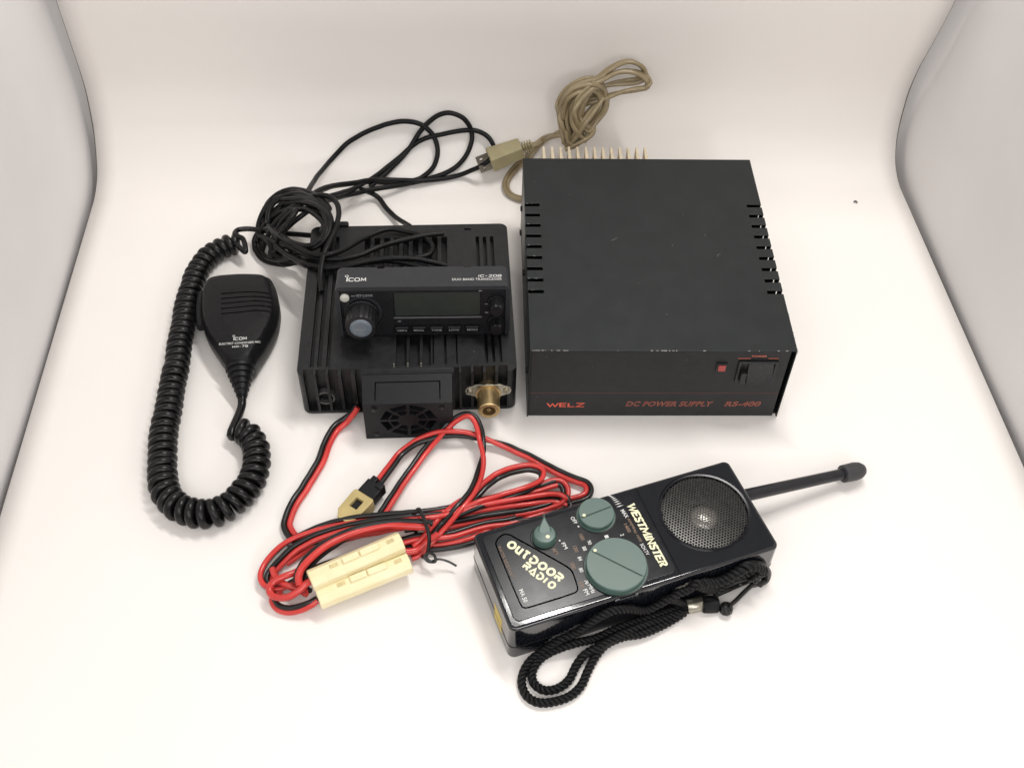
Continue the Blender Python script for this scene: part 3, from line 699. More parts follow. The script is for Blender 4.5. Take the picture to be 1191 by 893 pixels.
# ================================================================== thick black separation cable
k6 = crop(280, 110, 3.722)
r6 = .2
def g6(x, y, z=.3): return PC(*k6(x, y), z, r6)
SC = thing("control_cable", "long thin black cable tied in a knot with loops behind the transceiver", "cable", (-14.5, 60, 0))
runs = [
 [(200, 500, 3.4), (250, 465, 3.8), (285, 425, 3.4), (330, 355, 2.2), (390, 285, 1.2), (450, 222, .7), (510, 180, .5), (570, 150, .4), (640, 127, .4), (710, 117, .4), (775, 127, .5), (828, 168, .6), (853, 235, .6), (838, 305, .5), (795, 352, .4), (740, 375, .3), (660, 382, .4), (560, 378, .7), (460, 388, 1.4), (390, 400, 2.4), (330, 425, 3.6), (270, 470, 4.0), (200, 520, 3.2)],
 [(560, 400, .8), (640, 330, .5), (700, 270, .3), (740, 220, .3), (775, 165, .3), (815, 118, .4), (865, 86, .4), (915, 82, .4), (965, 105, .4), (996, 155, .3), (994, 220, .3), (960, 285, .3), (905, 330, .3), (830, 360, .3), (740, 383, .6), (640, 400, 1), (540, 418, 1.3), (450, 440, 1.8), (380, 458, 3.2), (300, 500, 4.2), (220, 560, 3.6), (150, 640, 2)],
 [(200, 470, 3.2), (260, 450, 3.8), (330, 450, 3.6), (400, 435, 3.0), (470, 415, 1.9), (550, 375, 1.2), (620, 325, .8), (690, 270, .7), (740, 225, .8), (800, 190, .7), (870, 172, .5), (950, 157, .5), (1020, 158, .9), (1070, 185, 1.9), (1095, 232, 2.6), (1080, 280, 2.6), (1035, 312, 2.0), (960, 345, .9), (870, 365, .5), (770, 374, .8), (680, 370, .9), (590, 368, 1.1), (510, 380, 1.6), (430, 390, 2.2), (360, 405, 3.4), (300, 440, 4.0), (230, 500, 3.6)],
 [(520, 410, 1.6), (560, 425, .9), (598, 448, .5), (632, 490, .4), (668, 527, .5), (705, 553, 1.0), (735, 572, 1.6)],
 [(300, 440, 4.4), (350, 435, 5.0), (395, 448, 5.2), (424, 490, 5.3), (415, 560, 5.2), (390, 625, 5.1), (362, 690, 4.9), (348, 750, 4.5), (345, 800, 4.25), (352, 860, 4.2)],
 [(180, 610, 3.6), (240, 655, 4.2), (310, 690, 4.7), (380, 692, 4.9), (450, 668, 4.7), (520, 628, 4.5), (590, 597, 4.4), (650, 582, 4.35), (720, 592, 4.3), (790, 615, 4.3), (828, 655, 4.3), (818, 690, 4.3), (760, 706, 4.3), (680, 712, 4.4), (600, 715, 4.6), (520, 725, 4.5), (440, 745, 4.4)],
 [(190, 640, 3.3), (250, 680, 3.8), (330, 708, 4.4), (430, 712, 4.6), (520, 695, 4.6), (590, 665, 4.6), (660, 640, 4.5), (740, 622, 4.5), (820, 606, 4.45), (880, 600, 4.4)],
 [(150, 655, 2.6), (220, 705, 3.3), (300, 738, 4.2), (400, 745, 4.4), (500, 732, 4.4), (600, 722, 4.4), (680, 722, 4.4), (740, 735, 4.35), (790, 750, 4.3), (840, 775, 4.25)],
 [(200, 690, 2.8), (270, 735, 3.6), (350, 752, 4.3), (460, 742, 4.6), (560, 722, 4.7), (660, 710, 4.7), (760, 712, 4.6), (850, 730, 4.4), (900, 745, 4.25)],
]
bm = B()
for q in runs: tube(bm, jit(resample(spline([g6(*p) for p in q], 10), .15), .07, .4, 2.0), r6, 10)
obj("cable", bm, M['cable'], SC, world=SC)
# knot wraps
bm = B(); random.seed(11)
wraps = [
 [(95, 560, 1.6), (110, 480, 2.0), (170, 425, 2.8), (240, 412, 3.6), (310, 430, 4.4), (365, 480, 5.0), (392, 550, 5.2), (372, 620, 4.9), (310, 665, 4.6), (230, 650, 3.8), (150, 610, 2.4)],
 [(120, 560, 2.4), (130, 490, 2.9), (190, 440, 3.4), (270, 432, 4.2), (340, 470, 5.0), (378, 540, 5.3), (360, 610, 5.1), (300, 655, 4.8), (220, 640, 4.1), (150, 600, 3.0)],
 [(70, 640, .8), (85, 590, 1.4), (140, 530, 2.6), (210, 500, 3.6), (290, 502, 4.6), (350, 545, 5.1), (365, 600, 5.0), (320, 650, 4.6), (240, 690, 3.2), (170, 715, 1.6), (105, 700, .7)],
 [(62, 660, .5), (90, 600, 1.2), (150, 545, 2.4), (230, 520, 3.6), (170, 590, 3.0), (140, 660, 1.8), (170, 725, .9), (240, 728, 1.1), (180, 728, .5), (100, 710, .4)],
 [(140, 470, 1.6), (200, 415, 2.6), (270, 415, 3.8), (350, 450, 4.6), (385, 500, 5.0), (340, 480, 4.8), (260, 455, 4.4), (180, 455, 3.2)],
 [(155, 600, 2.4), (190, 540, 3.6), (240, 500, 4.5), (200, 560, 4.2), (165, 620, 3.2), (150, 680, 1.8), (130, 700, 1.2), (135, 650, 1.6)],
 [(150, 500, 2.2), (230, 465, 3.8), (310, 475, 5.0), (370, 520, 5.5), (385, 580, 5.3), (350, 640, 4.9), (380, 560, 4.9), (330, 510, 4.6), (240, 490, 3.6)],
 [(100, 600, 1.2), (130, 520, 2.2), (190, 470, 3.2), (250, 460, 3.9), (210, 500, 3.6), (150, 560, 2.8), (105, 640, 1.4), (90, 680, .6)],
]
wraps += [
 [(75, 600, 1.2), (88, 520, 1.9), (150, 440, 2.6), (225, 418, 3.4), (300, 445, 4.6), (350, 500, 5.2), (375, 570, 5.4), (350, 630, 5.0), (290, 660, 4.5), (200, 660, 3.2), (130, 630, 2.0)],
 [(100, 500, 1.6), (150, 450, 2.6), (210, 440, 3.4), (280, 448, 4.4), (340, 485, 5.1), (372, 550, 5.2), (350, 600, 5.0), (360, 520, 4.6), (280, 470, 4.0), (200, 465, 3.2), (130, 530, 2.2)],
 [(60, 640, .5), (75, 600, .9), (110, 560, 1.8), (160, 600, 2.8), (150, 660, 1.8), (200, 700, 1.4), (250, 718, 1.2), (190, 735, .5), (110, 722, .4), (75, 690, .4)],
 [(85, 600, 1.0), (120, 640, 1.8), (150, 690, 1.6), (200, 715, 1.6), (260, 725, 1.4), (300, 730, 2.4), (240, 690, 3.0), (180, 640, 3.0), (130, 580, 2.4)],
]
for q in wraps: tube(bm, jit(resample(spline([g6(*p) for p in q], 12, closed=True), .15), .06, .5, len(q)*.9), r6, 10, closed=False)
obj("knot", bm, M['cable'], SC, world=SC)

# ================================================================== hand microphone
km = crop(225, 320, 5.955)
MIC = thing("hand_microphone", "black tapered hand microphone with a thick coiled cord lying left of the transceiver", "microphone", tuple(P(280, 385, 0)), .05)
ol = [(60, 200), (66, 150), (85, 100), (115, 62), (180, 44), (260, 36), (350, 31), (440, 32), (505, 38), (545, 60), (575, 115), (594, 190), (602, 270), (592, 350), (560, 430), (510, 520), (455, 605), (415, 668), (340, 690), (262, 672), (222, 640), (165, 560), (105, 465), (72, 380), (58, 290)]
ctr = L(MIC, P(*km(330, 330), 1.4)); outl = [L(MIC, P(*km(x, y), 1.3)) for x, y in ol]
outl = spline(outl, 4, closed=True)
bm = B(); rings = []
for (s_, z, dx) in ((.86, .12, -.05), (.95, .35, 0), (1.0, .9, 0), (1.0, 1.5, 0), (.985, 1.75, 0), (.94, 1.95, -.02), (.9, 2.3, -.06), (.87, 2.42, -.08), (.82, 2.5, -.1)):
    rings.append([bm.verts.new((ctr.x+(p.x-ctr.x)*s_+dx, ctr.y+(p.y-ctr.y)*s_, z)) for p in outl])
for a, b in zip(rings, rings[1:]):
    for k in range(len(a)): bm.faces.new((a[k], a[(k+1) % len(a)], b[(k+1) % len(a)], b[k]))
bm.faces.new(rings[0][::-1]); bm.faces.new(rings[-1])
c = B()
def mm(x, y, z=2.5): return L(MIC, P(*km(x, y), z))
for yl, yr in ((130, 122), (163, 152), (197, 182), (232, 214), (268, 248)):
    pth = spline([mm(192, yl, 2.5), mm(330, yl-12 if yl else 0, 2.5), mm(440, yr-4, 2.5), mm(545, yr+8, 2.5)], 5)
    for a, b in zip(pth, pth[1:]):
        d = b-a; d.normalize(); nrm = Vector((-d.y, d.x, 0))*.055; q = [a-d*.01-nrm, b+d*.0-nrm, b+nrm, a-d*.01+nrm]
        prism(c, [(p.x, p.y) for p in q], 2.36, 3.0)
bm = cut(bm, c)
mic = obj("body", bm, M['micp'], MIC, smooth=38)
# ptt
bm = B(); pth = [mm(x, y, 1.3) for x, y in ((64, 125), (52, 180), (46, 240), (48, 300), (56, 365))]
tube(bm, resample(spline(pth, 6), .1), .32, 12); obj("talk_switch", bm, M['headf'], MIC)
# ribbed neck
bm = B(); n0 = mm(325, 640, 1.45); n1 = mm(337, 850, .9); d = n1-n0; prof = []
for k in range(6):
    r = 1.02-.125*k; h = d.length*k/6
    prof += [(h, r), (h+d.length*.095, r*.98), (h+d.length*.1, r*.82), (h+d.length*.155, r*.8)]
prof.append((d.length, .33)); lathe(bm, n0, d, prof, 28); obj("strain_relief", bm, M['micp'], MIC)
kt = crop(250, 380, 19.85)
def tq(x, y): return L(MIC, P(*kt(x, y), 2.51))
a, b = tq(95, 425), tq(1060, 370); ex = (b-a).normalized(); ey = Vector((-ex.y, ex.x, 0))
letters("type_lettering", text_polys("ELECTRET CONDENSER MIC.", 0), M['white_print'], mic, a, ex, ey, (b-a).length, .19)
a, b = tq(400, 490), tq(760, 470); letters("model_lettering", stroke_polys('HM-79', G, .9, 1, .35, .19, {'-': .6}), M['white_print'], mic, a, (b-a), ey, (b-a).length, .22)
a, b = tq(410, 318), tq(735, 300); logo(mic, M['white_print'], a, (b-a), ey, (b-a).length, .5)
# coiled cord
mc = B()
k5 = crop(150, 240, 2.352)
def g5(x, y, z): return P(*k5(x, y), z)
cl = [(292, 606, 1.0), (300, 612, .95), (325, 625, .92), (345, 655, .9), (350, 700, .9), (335, 750, .9), (300, 795, .9), (250, 832, .9), (200, 842, .9), (140, 825, .9), (100, 780, .9), (88, 720, .9), (93, 640, .9), (110, 540, .9), (130, 430, .9), (145, 340, .9), (160, 260, .9), (185, 185, .9), (215, 140, .9), (250, 115, .9), (285, 104, .95), (303, 103, 1.0)]
path = jit(resample(spline([g5(*p) for p in cl], 10), .2), .10, .5, 3.0)
hx = helix(path, .62, .64, 26, Rf=lambda t: .61+.08*math.exp(-((t-.35)/.25)**2)-.04*t+.05*_mn.noise(Vector((t*34, 0, 1))))
st = spline([n1+Vector((0, .1, 0)) if False else frame(MIC) @ n1, P(*k5(306, 555), .7), hx[0]], 8)
tail = spline([hx[-1], g5(318, 125, 1.3), g5(312, 90, 1.6), g5(290, 80, 1.7), g5(296, 66, 1.6), g5(320, 62, 1.5), g5(350, 64, 1.4), g5(400, 72, 1.5), g5(450, 76, 1.7), g5(500, 80, 2.0), g5(545, 84, 2.4)], 10)
tube(mc, st[:-1]+hx[1:], .29, 10); tube(mc, tail, .2, 10)
obj("coiled_cord", mc, M['coil'], MIC, world=MIC)

# ================================================================== red and black dc cable
DC = thing("power_cable", "coiled red and black twin power cable tied into a bundle left of the portable radio", "cable", (-4, 38, 0))
bundle = [
 [(1035, 295, .5), (960, 318, .6), (860, 340, .7), (760, 362, .9), (660, 385, 1.2), (560, 400, 1.4), (450, 412, 1.3), (340, 424, 1.1), (240, 446, .8), (150, 482, .6), (85, 530, .5), (42, 590, .4), (45, 635, .4), (90, 655, .4), (150, 630, .4), (220, 590, .5), (320, 555, .6), (430, 520, .8), (560, 480, .9), (680, 470, .7), (790, 440, .5), (880, 425, .4), (960, 400, .35), (1040, 372, .35), (1066, 335, .4), (1060, 302, .45), (1030, 292, .5), (960, 316, .6)],
 [(900, 412, .4), (980, 398, .4), (1045, 378, .5), (1072, 352, .7), (1045, 333, .9), (980, 335, 1.1), (880, 352, 1.2), (780, 372, 1.2), (680, 396, 1.3), (560, 412, 1.7), (450, 424, 1.6), (350, 440, 1.4), (250, 470, 1.1), (160, 515, .8), (95, 570, .5), (65, 620, .4), (95, 648, .3)],
 [(880, 425, .3), (960, 412, .3), (1040, 392, .4), (1078, 370, .5), (1040, 356, .6), (960, 358, .8), (860, 372, .9), (760, 388, .9), (650, 412, .9), (540, 432, 1.1), (430, 448, 1.2), (330, 480, 1.3), (250, 525, 1.2), (200, 575, 1.1), (180, 620, .9), (185, 655, .7), (200, 665, .8)],
 [(120, 560, .3), (200, 510, .4), (300, 475, .5), (380, 455, .6), (430, 425, .7), (455, 385, .6), (500, 320, .5), (545, 255, .5), (600, 180, .7), (655, 118, 1.1), (700, 78, 1.6), (740, 64, 1.9), (770, 90, 1.7), (785, 150, 1.2), (785, 220, 1.1), (765, 300, 1.3), (720, 365, 1.5), (670, 425, 1.3), (620, 480, .9), (570, 530, .5), (540, 545, .4)],
 [(432, 300, .8), (470, 250, .7), (515, 195, .6), (575, 152, .8), (640, 132, 1.0), (700, 130, 1.1), (770, 140, .8), (850, 165, .5), (930, 200, .4), (1010, 242, .35), (1090, 280, .35), (1138, 300, .4), (1138, 335, .4), (1080, 355, .35), (1000, 372, .3), (900, 395, .3)],
 [(660, 405, .7), (720, 370, .8), (765, 335, .9), (800, 300, 1.0), (835, 275, 1.1), (880, 255, 1.0), (940, 242, .9), (985, 255, .9), (980, 290, .9), (930, 320, 1.1), (860, 342, 1.2), (780, 368, 1.4), (690, 400, 1.3), (600, 430, 1.2), (520, 445, 1.1)],
 [(520, 500, .5), (600, 515, .4), (680, 505, .4), (760, 485, .4), (830, 450, .3)],
 [(760, 340, .9), (700, 372, 1.1), (640, 430, 1.3), (590, 490, .9), (560, 520, .6)],
 [(130, 520, .5), (200, 505, .5), (290, 490, .6), (400, 460, .7), (520, 440, .7), (640, 440, .7), (760, 420, .6), (880, 400, .5), (1000, 375, .5), (1050, 350, .5)],
]
tws = [(PI, PI*.9, PI*1.1, PI*.6, 0, .3, 0, .2), (PI*.8, PI*.7, PI, PI*1.2), (PI*1.2, PI*.8, PI*.9, 0), (0, .3, 0, .2, 0, .5, PI*.95, PI*1.05, PI), (PI, PI*1.1, PI*.6, 0+.3, 0, .1, 0), (PI, PI*.8, .6, .4), (PI, PI), (0, .5), (-PI/2, -PI/3, -PI/2)]
for q, tws_ in zip(bundle, tws): redblack(DC, DC, q, .168, tws_)
# fuse holders
k5b = crop(290, 570, 5.58)
def g5b(x, y, z): return P(*k5b(x, y), z)
fdir = None
for (a_, b_, zz) in (((395, 590), (990, 335), 1.75), ((445, 705), (1040, 465), 1.0)):
    p0, p1 = g5b(*a_, zz), g5b(*b_, zz+.25); ax = (p1-p0).normalized(); sdv = ax.cross(Vector((0, 0, 1))).normalized(); uv = sdv.cross(ax); ln = (p1-p0).length
    MF = Matrix(((ax.x, sdv.x, uv.x, p0.x), (ax.y, sdv.y, uv.y, p0.y), (ax.z, sdv.z, uv.z, p0.z), (0, 0, 0, 1)))
    bm = B(); rr = .66; oct_ = [(rr*math.cos(t*PI/4+PI/8)*1.04, rr*math.sin(t*PI/4+PI/8)) for t in range(8)]
    def pris(x0, x1, s_=1.0):
        a = [bm.verts.new((x0, y*s_, z*s_)) for y, z in oct_]; b = [bm.verts.new((x1, y*s_, z*s_)) for y, z in oct_]
        bm.faces.new(a[::-1]); bm.faces.new(b)
        for i in range(8): bm.faces.new((a[i], a[(i+1) % 8], b[(i+1) % 8], b[i]))
    pris(0, ln)
    bmesh.ops.recalc_face_normals(bm, faces=bm.faces)
    bmesh.ops.transform(bm, matrix=MF, verts=bm.verts); fo = obj("fuse_holder", bm, M['fuse'], DC, bevel=.09, seg=3, world=DC)
    bm = B(); box(bm, ln*.36, ln*.54, -.2, .22, rr*.75, rr+.13); box(bm, ln*.55, ln*.76, -.22, .22, rr*.75, rr+.10)
    bmesh.ops.transform(bm, matrix=MF, verts=bm.verts); obj("latch", bm, M['fuse'], fo, bevel=.08, seg=3, world=DC)
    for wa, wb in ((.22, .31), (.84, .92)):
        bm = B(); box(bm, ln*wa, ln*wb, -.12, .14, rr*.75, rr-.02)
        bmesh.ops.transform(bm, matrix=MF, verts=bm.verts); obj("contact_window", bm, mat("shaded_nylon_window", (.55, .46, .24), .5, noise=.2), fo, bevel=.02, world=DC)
def wire(name, m, pts, r=.19):
    bm = B(); tube(bm, resample(spline([g5b(*p) for p in pts], 10), .12), r, 10); obj(name, bm, m, DC, world=DC)
wire("red_wire", M['red'], [(400, 590, 1.6), (370, 605, 1.5), (310, 660, 1.3), (240, 695, 1.1), (165, 690, 1.0), (130, 655, 1.0), (145, 605, 1.1), (210, 565, 1.2), (290, 535, 1.1), (360, 500, .8)], .21)
wire("red_wire", M['red'], [(440, 715, .9), (400, 745, .8), (330, 778, .5), (250, 790, .3), (185, 770, .3), (150, 725, .3), (160, 680, .3), (220, 640, .4)], .2)
wire("black_wire", M['blk'], [(440, 700, .95), (390, 728, .9), (320, 752, .7), (250, 762, .55), (190, 745, .5), (165, 705, .5), (150, 650, .4), (100, 600, .3)], .17)
wire("red_wire", M['red'], [(325, 620, 1.4), (320, 560, 1.6), (345, 500, 1.8), (410, 430, 1.9), (500, 360, 1.9), (620, 300, 1.8), (760, 255, 1.7), (900, 230, 1.7), (1040, 235, 1.8), (1180, 240, 1.8)], .22)
wire("black_wire", M['blk'], [(300, 600, 1.2), (320, 520, 1.5), (380, 430, 1.7), (480, 350, 1.8), (620, 275, 1.8), (780, 225, 1.8), (950, 203, 1.8), (1100, 205, 1.9), (1200, 215, 1.9)], .2)
wire("red_wire", M['red'], [(150, 510, .7), (170, 560, .8), (230, 610, .8), (310, 640, .7), (390, 655, .7)], .2)
wire("red_wire", M['red'], [(990, 400, .9), (1060, 395, .8), (1110, 375, .8), (1160, 330, 1.0), (1230, 280, 1.1)], .22)
# connector on the bundle
p0, p1 = g5b(640, 150, .75), g5b(790, 15, .85); p0 = g5b(655, 165, .7)
ax = (p1-p0).normalized(); sdv = ax.cross(Vector((0, 0, 1))).normalized(); uv = sdv.cross(ax)
MC = Matrix(((ax.x, sdv.x, uv.x, p0.x), (ax.y, sdv.y, uv.y, p0.y), (ax.z, sdv.z, uv.z, p0.z), (0, 0, 0, 1)))
bm = B(); prism(bm, [(-.7, -.35), (-.2, -.72), (1.35, -.78), (1.5, -.7), (1.5, .7), (1.35, .78), (-.2, .72), (-.7, .35)], -.5, .55)
c = B(); box(c, .35, 1.05, -.28, .28, .25, 1.5); bm = cut(bm, c)
bmesh.ops.transform(bm, matrix=MC, verts=bm.verts); con = obj("connector", bm, M['tan'], DC, bevel=.06, seg=2, world=DC)
bm = B(); box(bm, .36, 1.04, -.27, .27, .2, .3); bmesh.ops.transform(bm, matrix=MC, verts=bm.verts); obj("latch_window", bm, M['blk'], con, world=DC)
bm = B(); box(bm, 1.45, 2.6, -.62, .62, -.42, .45); box(bm, 2.3, 2.75, .1, .62, -.42, .55); box(bm, 2.4, 3.0, -.55, -.1, -.35, .35)
bmesh.ops.transform(bm, matrix=MC, verts=bm.verts); obj("connector_plug", bm, M['blackp'], DC, bevel=.07, world=DC)
# tie
bm = B(); tp = spline([g8(560, 395, 2.1), g8(575, 385, 2.3), g8(595, 430, 2.3), g8(608, 480, 2.0), g8(602, 530, 1.2), g8(588, 545, .6), g8(575, 520, .2), g8(560, 450, .2), g8(550, 405, 1.2)], 8, closed=True)
tube(bm, tp, .12, 8, closed=True)
tube(bm, spline([g8(590, 535, 1.3), g8(612, 558, 1.0), g8(640, 552, .9), g8(672, 560, .7), g8(700, 575, .5)], 8), .07, 8)
tube(bm, spline([g8(590, 545, 1.2), g8(605, 530, 1.3), g8(625, 540, 1.2), g8(628, 560, 1.0), g8(605, 560, .9), g8(592, 548, 1.0)], 6), .09, 8)
obj("cable_tie", bm, M['blk'], DC, world=DC)

# ================================================================== portable radio
RD = thing("portable_radio", "glossy black portable radio with green round knobs and a round speaker mesh", "radio", (.35, 29.13, 0), .37)
W, D, H = 16.75, 6.7, 3.25
def rl(x, y, z=H): return LP(RD, 520+x/2.88, 520+y/2.88, z)
bm = B(); box(bm, 0, W, 0, D, .05, H); vround(bm, .42, 5)
bmesh.ops.bevel(bm, geom=[e for e in bm.edges if all(abs(v.co.z-H) < 1e-4 for v in e.verts)], offset=.2, segments=5, profile=.5, affect='EDGES')
spk = rl(862, 215); c = B(); lathe(c, (spk.x, spk.y, H-.55), (0, 0, 1), [(0, 2.55), (.4, 2.62), (2, 2.62)], 64)
prism(c, [(10.38, -1), (10.44, -1), (10.44, D+1), (10.38, D+1)], H-.06, H+1)
bm = cut(bm, c)
rb = obj("body", bm, M['gloss'], RD, wn=True)
# faceplates
bm = B(); box(bm, .42, 10.3, .42, 6.32, H-.05, H+.045); vround(bm, .35, 4)
bmesh.ops.bevel(bm, geom=[e for e in bm.edges if all(abs(v.co.z-H-.045) < 1e-4 for v in e.verts)], offset=.035, segments=2, profile=.5, affect='EDGES')
bd = [(1.06, 5.3), (1.1, 5.62), (1.35, 5.9), (1.75, 6.05), (2.05, 5.92), (2.3, 5.62), (3.4, 4.2), (4.35, 2.95), (4.58, 2.5), (4.6, 2.1), (4.52, 1.4), (4.4, 1.15), (4.1, 1.05), (2.8, 1.03), (1.45, 1.05), (1.2, 1.12), (1.08, 1.4), (1.05, 3.3)]
bdp = spline([(x, y, 0) for x, y in bd], 4, closed=True)
c = B(); prism(c, [(p.x, p.y) for p in bdp], H+.005, H+1); bm = cut(bm, c)
fp = obj("faceplate", bm, M['face'], RD, wn=True)
bm = B(); cb = Vector((2.6, 3.5, 0)); ins = []
for i_, p in enumerate(bdp):
    t_ = (bdp[(i_+1) % len(bdp)]-bdp[i_-1]).normalized(); nn = Vector((-t_.y, t_.x, 0))
    if (cb-p).dot(nn) < 0: nn = -nn
    ins.append((p.x+nn.x*.07, p.y+nn.y*.07))
prism(bm, ins, H, H+.04); badge = obj("badge", bm, M['face'], RD)
bm = B(); tube(bm, [Vector((p.x, p.y, H+.03)) for p in resample(bdp+[bdp[0]], .06)][:-1], .042, 6, closed=True)
obj("badge_groove", bm, mat("groove_shadow_black", (.001, .001, .001), .9, spec=0.0), badge)
bm = B(); ring = []
n = 64; rin = 2.66; 
for k in range(n):
    t = 2*PI*k/n; ring.append([bm.verts.new((spk.x+r*math.cos(t), spk.y+r*math.sin(t), z)) for r, z in ((2.56, H-.1), (2.6, H+.03), (2.72, H+.05), (2.8, H-.0))])
for k in range(n):
    for j in range(3): bm.faces.new((ring[k][j], ring[(k+1) % n][j], ring[(k+1) % n][j+1], ring[k][j+1]))
bmesh.ops.recalc_face_normals(bm, faces=bm.faces); obj("speaker_ring", bm, M['face'], RD)
# perforated grille
bm = B(); pt_ = .19; R_ = 2.58; wire_ = .72
vc = {}
def vget(x, y):
    k = (round(x, 4), round(y, 4))
    if k not in vc:
        rr = math.hypot(x, y); vc[k] = bm.verts.new((spk.x+x, spk.y+y, H-.05+.10*(1-(rr/R_)**2)))
    return vc[k]
hexr = pt_/math.sqrt(3)
for i in range(-20, 21):
    for j in range(-20, 21):
        x = pt_*(i+(j & 1)/2); y = pt_*math.sqrt(3)/2*j
        if math.hypot(x, y) > R_-.06: continue
        o6 = [vget(x+hexr*math.cos(PI/6+k*PI/3), y+hexr*math.sin(PI/6+k*PI/3)) for k in range(6)]
        i6 = [vget(x+hexr*wire_*math.cos(PI/6+k*PI/3), y+hexr*wire_*math.sin(PI/6+k*PI/3)) for k in range(6)]
        for k in range(6): bm.faces.new((o6[k], o6[(k+1) % 6], i6[(k+1) % 6], i6[k]))
gro = obj("speaker_grille", bm, M['mesh'], RD, smooth=0)
sdm = gro.modifiers.new("thick", 'SOLIDIFY'); sdm.thickness = .0003
bm = B(); lathe(bm, (spk.x, spk.y, H-.5), (0, 0, 1), [(.35, 2.54), (.1, 2.2), (.02, 1.0), (0, .85)], 48, capped=False)
spc = obj("speaker_cone", bm, M['cone'], RD)
bm = B(); lathe(bm, (spk.x+.02, spk.y-.1, H-.5), (0, 0, 1), [(.0, .86), (.12, .78), (.22, .58), (.28, .3), (.3, .02)], 32); obj("dust_cap", bm, M['dome'], spc)
# lettering on the radio top
top = H+.045
dn = Vector((0, -1, 0)); rt_ = Vector((1, 0, 0))
def rt(x, y, z=top): return rl(x, y, z)
def slab(name, s, px0, px1, h, m, parent=fp, bold=.015, shear=0):
    a, b = rt(*px0), rt(*px1); w_ = (b-a).length; ex = (b-a).normalized(); ey = Vector((-ex.y, ex.x, 0))
    return letters(name, text_polys(s, bold), m, parent, a, ex, ey, w_, h, shear, lift=.005)
a = rt(596, 190); b = rt(712, 405); ex = (b-a).normalized()
letters("radio_name", stroke_polys("WESTMINSTER", G, .62, 1, .17, .27, {'W': 1.7, 'M': 1.7, 'I': .35, 'N': 1.15}, .17), M['cream'], fp, a, ex, Vector((-ex.y, ex.x, 0)), (b-a).length*.985, .62, .22, lift=.005)
da = rt(195, 328, H+.04); db = rt(378, 462, H+.04)
ex = Vector((.66, -.75, 0)).normalized(); ey = Vector((-ex.y, ex.x, 0))
org = rt(194, 330, H+.04); e1 = rt(372, 452, H+.04); ex = (e1-org).normalized(); ey = Vector((-ex.y, ex.x, 0))
letters("name_lettering", stroke_polys("OUTDOOR", RETRO, .9, 1, .42, .33, {'U': .95, 'T': .62, 'R': .9}), M['cream'], badge, org, ex, ey, (e1-org).length*1.02, .58, 0, lift=.006)
org = rt(248, 402, H+.04); e2 = rt(348, 476, H+.04)
letters("name_lettering", stroke_polys("RADIO", RETRO, .9, 1, .42, .33, {'I': .5}), M['cream'], badge, org, (e2-org), Vector((-(e2-org).y, (e2-org).x, 0)), (e2-org).length*1.04, .58, 0, lift=.006)
slab("model_lettering", "MA 50", (240, 478), (257, 520), .25, M['white_print'], badge)
slab("small_lettering", "WATER RESISTANT", (168, 332), (215, 438), .20, M['tan_print'], badge, .0)
slab("band_lettering", "FM", (382, 322), (394, 342), .22, M['white_print']); slab("band_lettering", "AM", (350, 340), (363, 360), .22, M['tan_print'])
slab("volume_lettering", "OFF", (412, 236), (427, 258), .24, M['white_print'])
slab("volume_lettering", "MAX", (580, 212), (598, 238), .24, M['white_print'])
for s_, p_, m_ in (("90", (468, 314), 'white_print'), ("88", (451, 334), 'white_print'), ("84", (436, 368), 'white_print'), ("80", (440, 406), 'white_print'), ("76", (458, 446), 'white_print'), ("1600", (441, 292), 'tan_print'), ("1200", (420, 332), 'tan_print'), ("1000", (411, 388), 'tan_print'), ("530", (440, 452), 'tan_print'), ("1", (526, 296), 'white_print'), ("2", (579, 292), 'white_print')):
    q = {'1': 10}.get(s_, 14 if len(s_) == 2 else (6 if len(s_) == 1 else 22))
    slab("dial_lettering", s_, p_, (p_[0]+q*.42, p_[1]+q*.95), .23, M[m_])
slab("dial_lettering", "MHz", (470, 462), (486, 490), .24, M['white_print']); slab("dial_lettering", "FM", (455, 478), (465, 496), .24, M['white_print'])
slab("dial_lettering", "AM(MHz) 1600", (600, 240), (643, 318), .22, M['tan_print']); slab("dial_lettering", "1400", (591, 258), (606, 286), .22, M['tan_print'])
slab("dial_lettering", "3CH.TV", (645, 325), (668, 362), .22, M['white_print'])
bm = B()
for k in range(9):
    q = rt(537+k*5.2, 160+k*k*.45+k*1.0); l = .05+.025*k
    disc_flat(bm, q, (1, 0, 0), (0, 1, 0), l, .005, 4, .035)
for p_ in ((440, 265), (377, 312), (348, 330)): disc_flat(bm, rt(*p_), (1, 0, 0), (0, 1, 0), .055, .005, 12)
obj("scale_marks", bm, M['white_print'], fp, smooth=0)
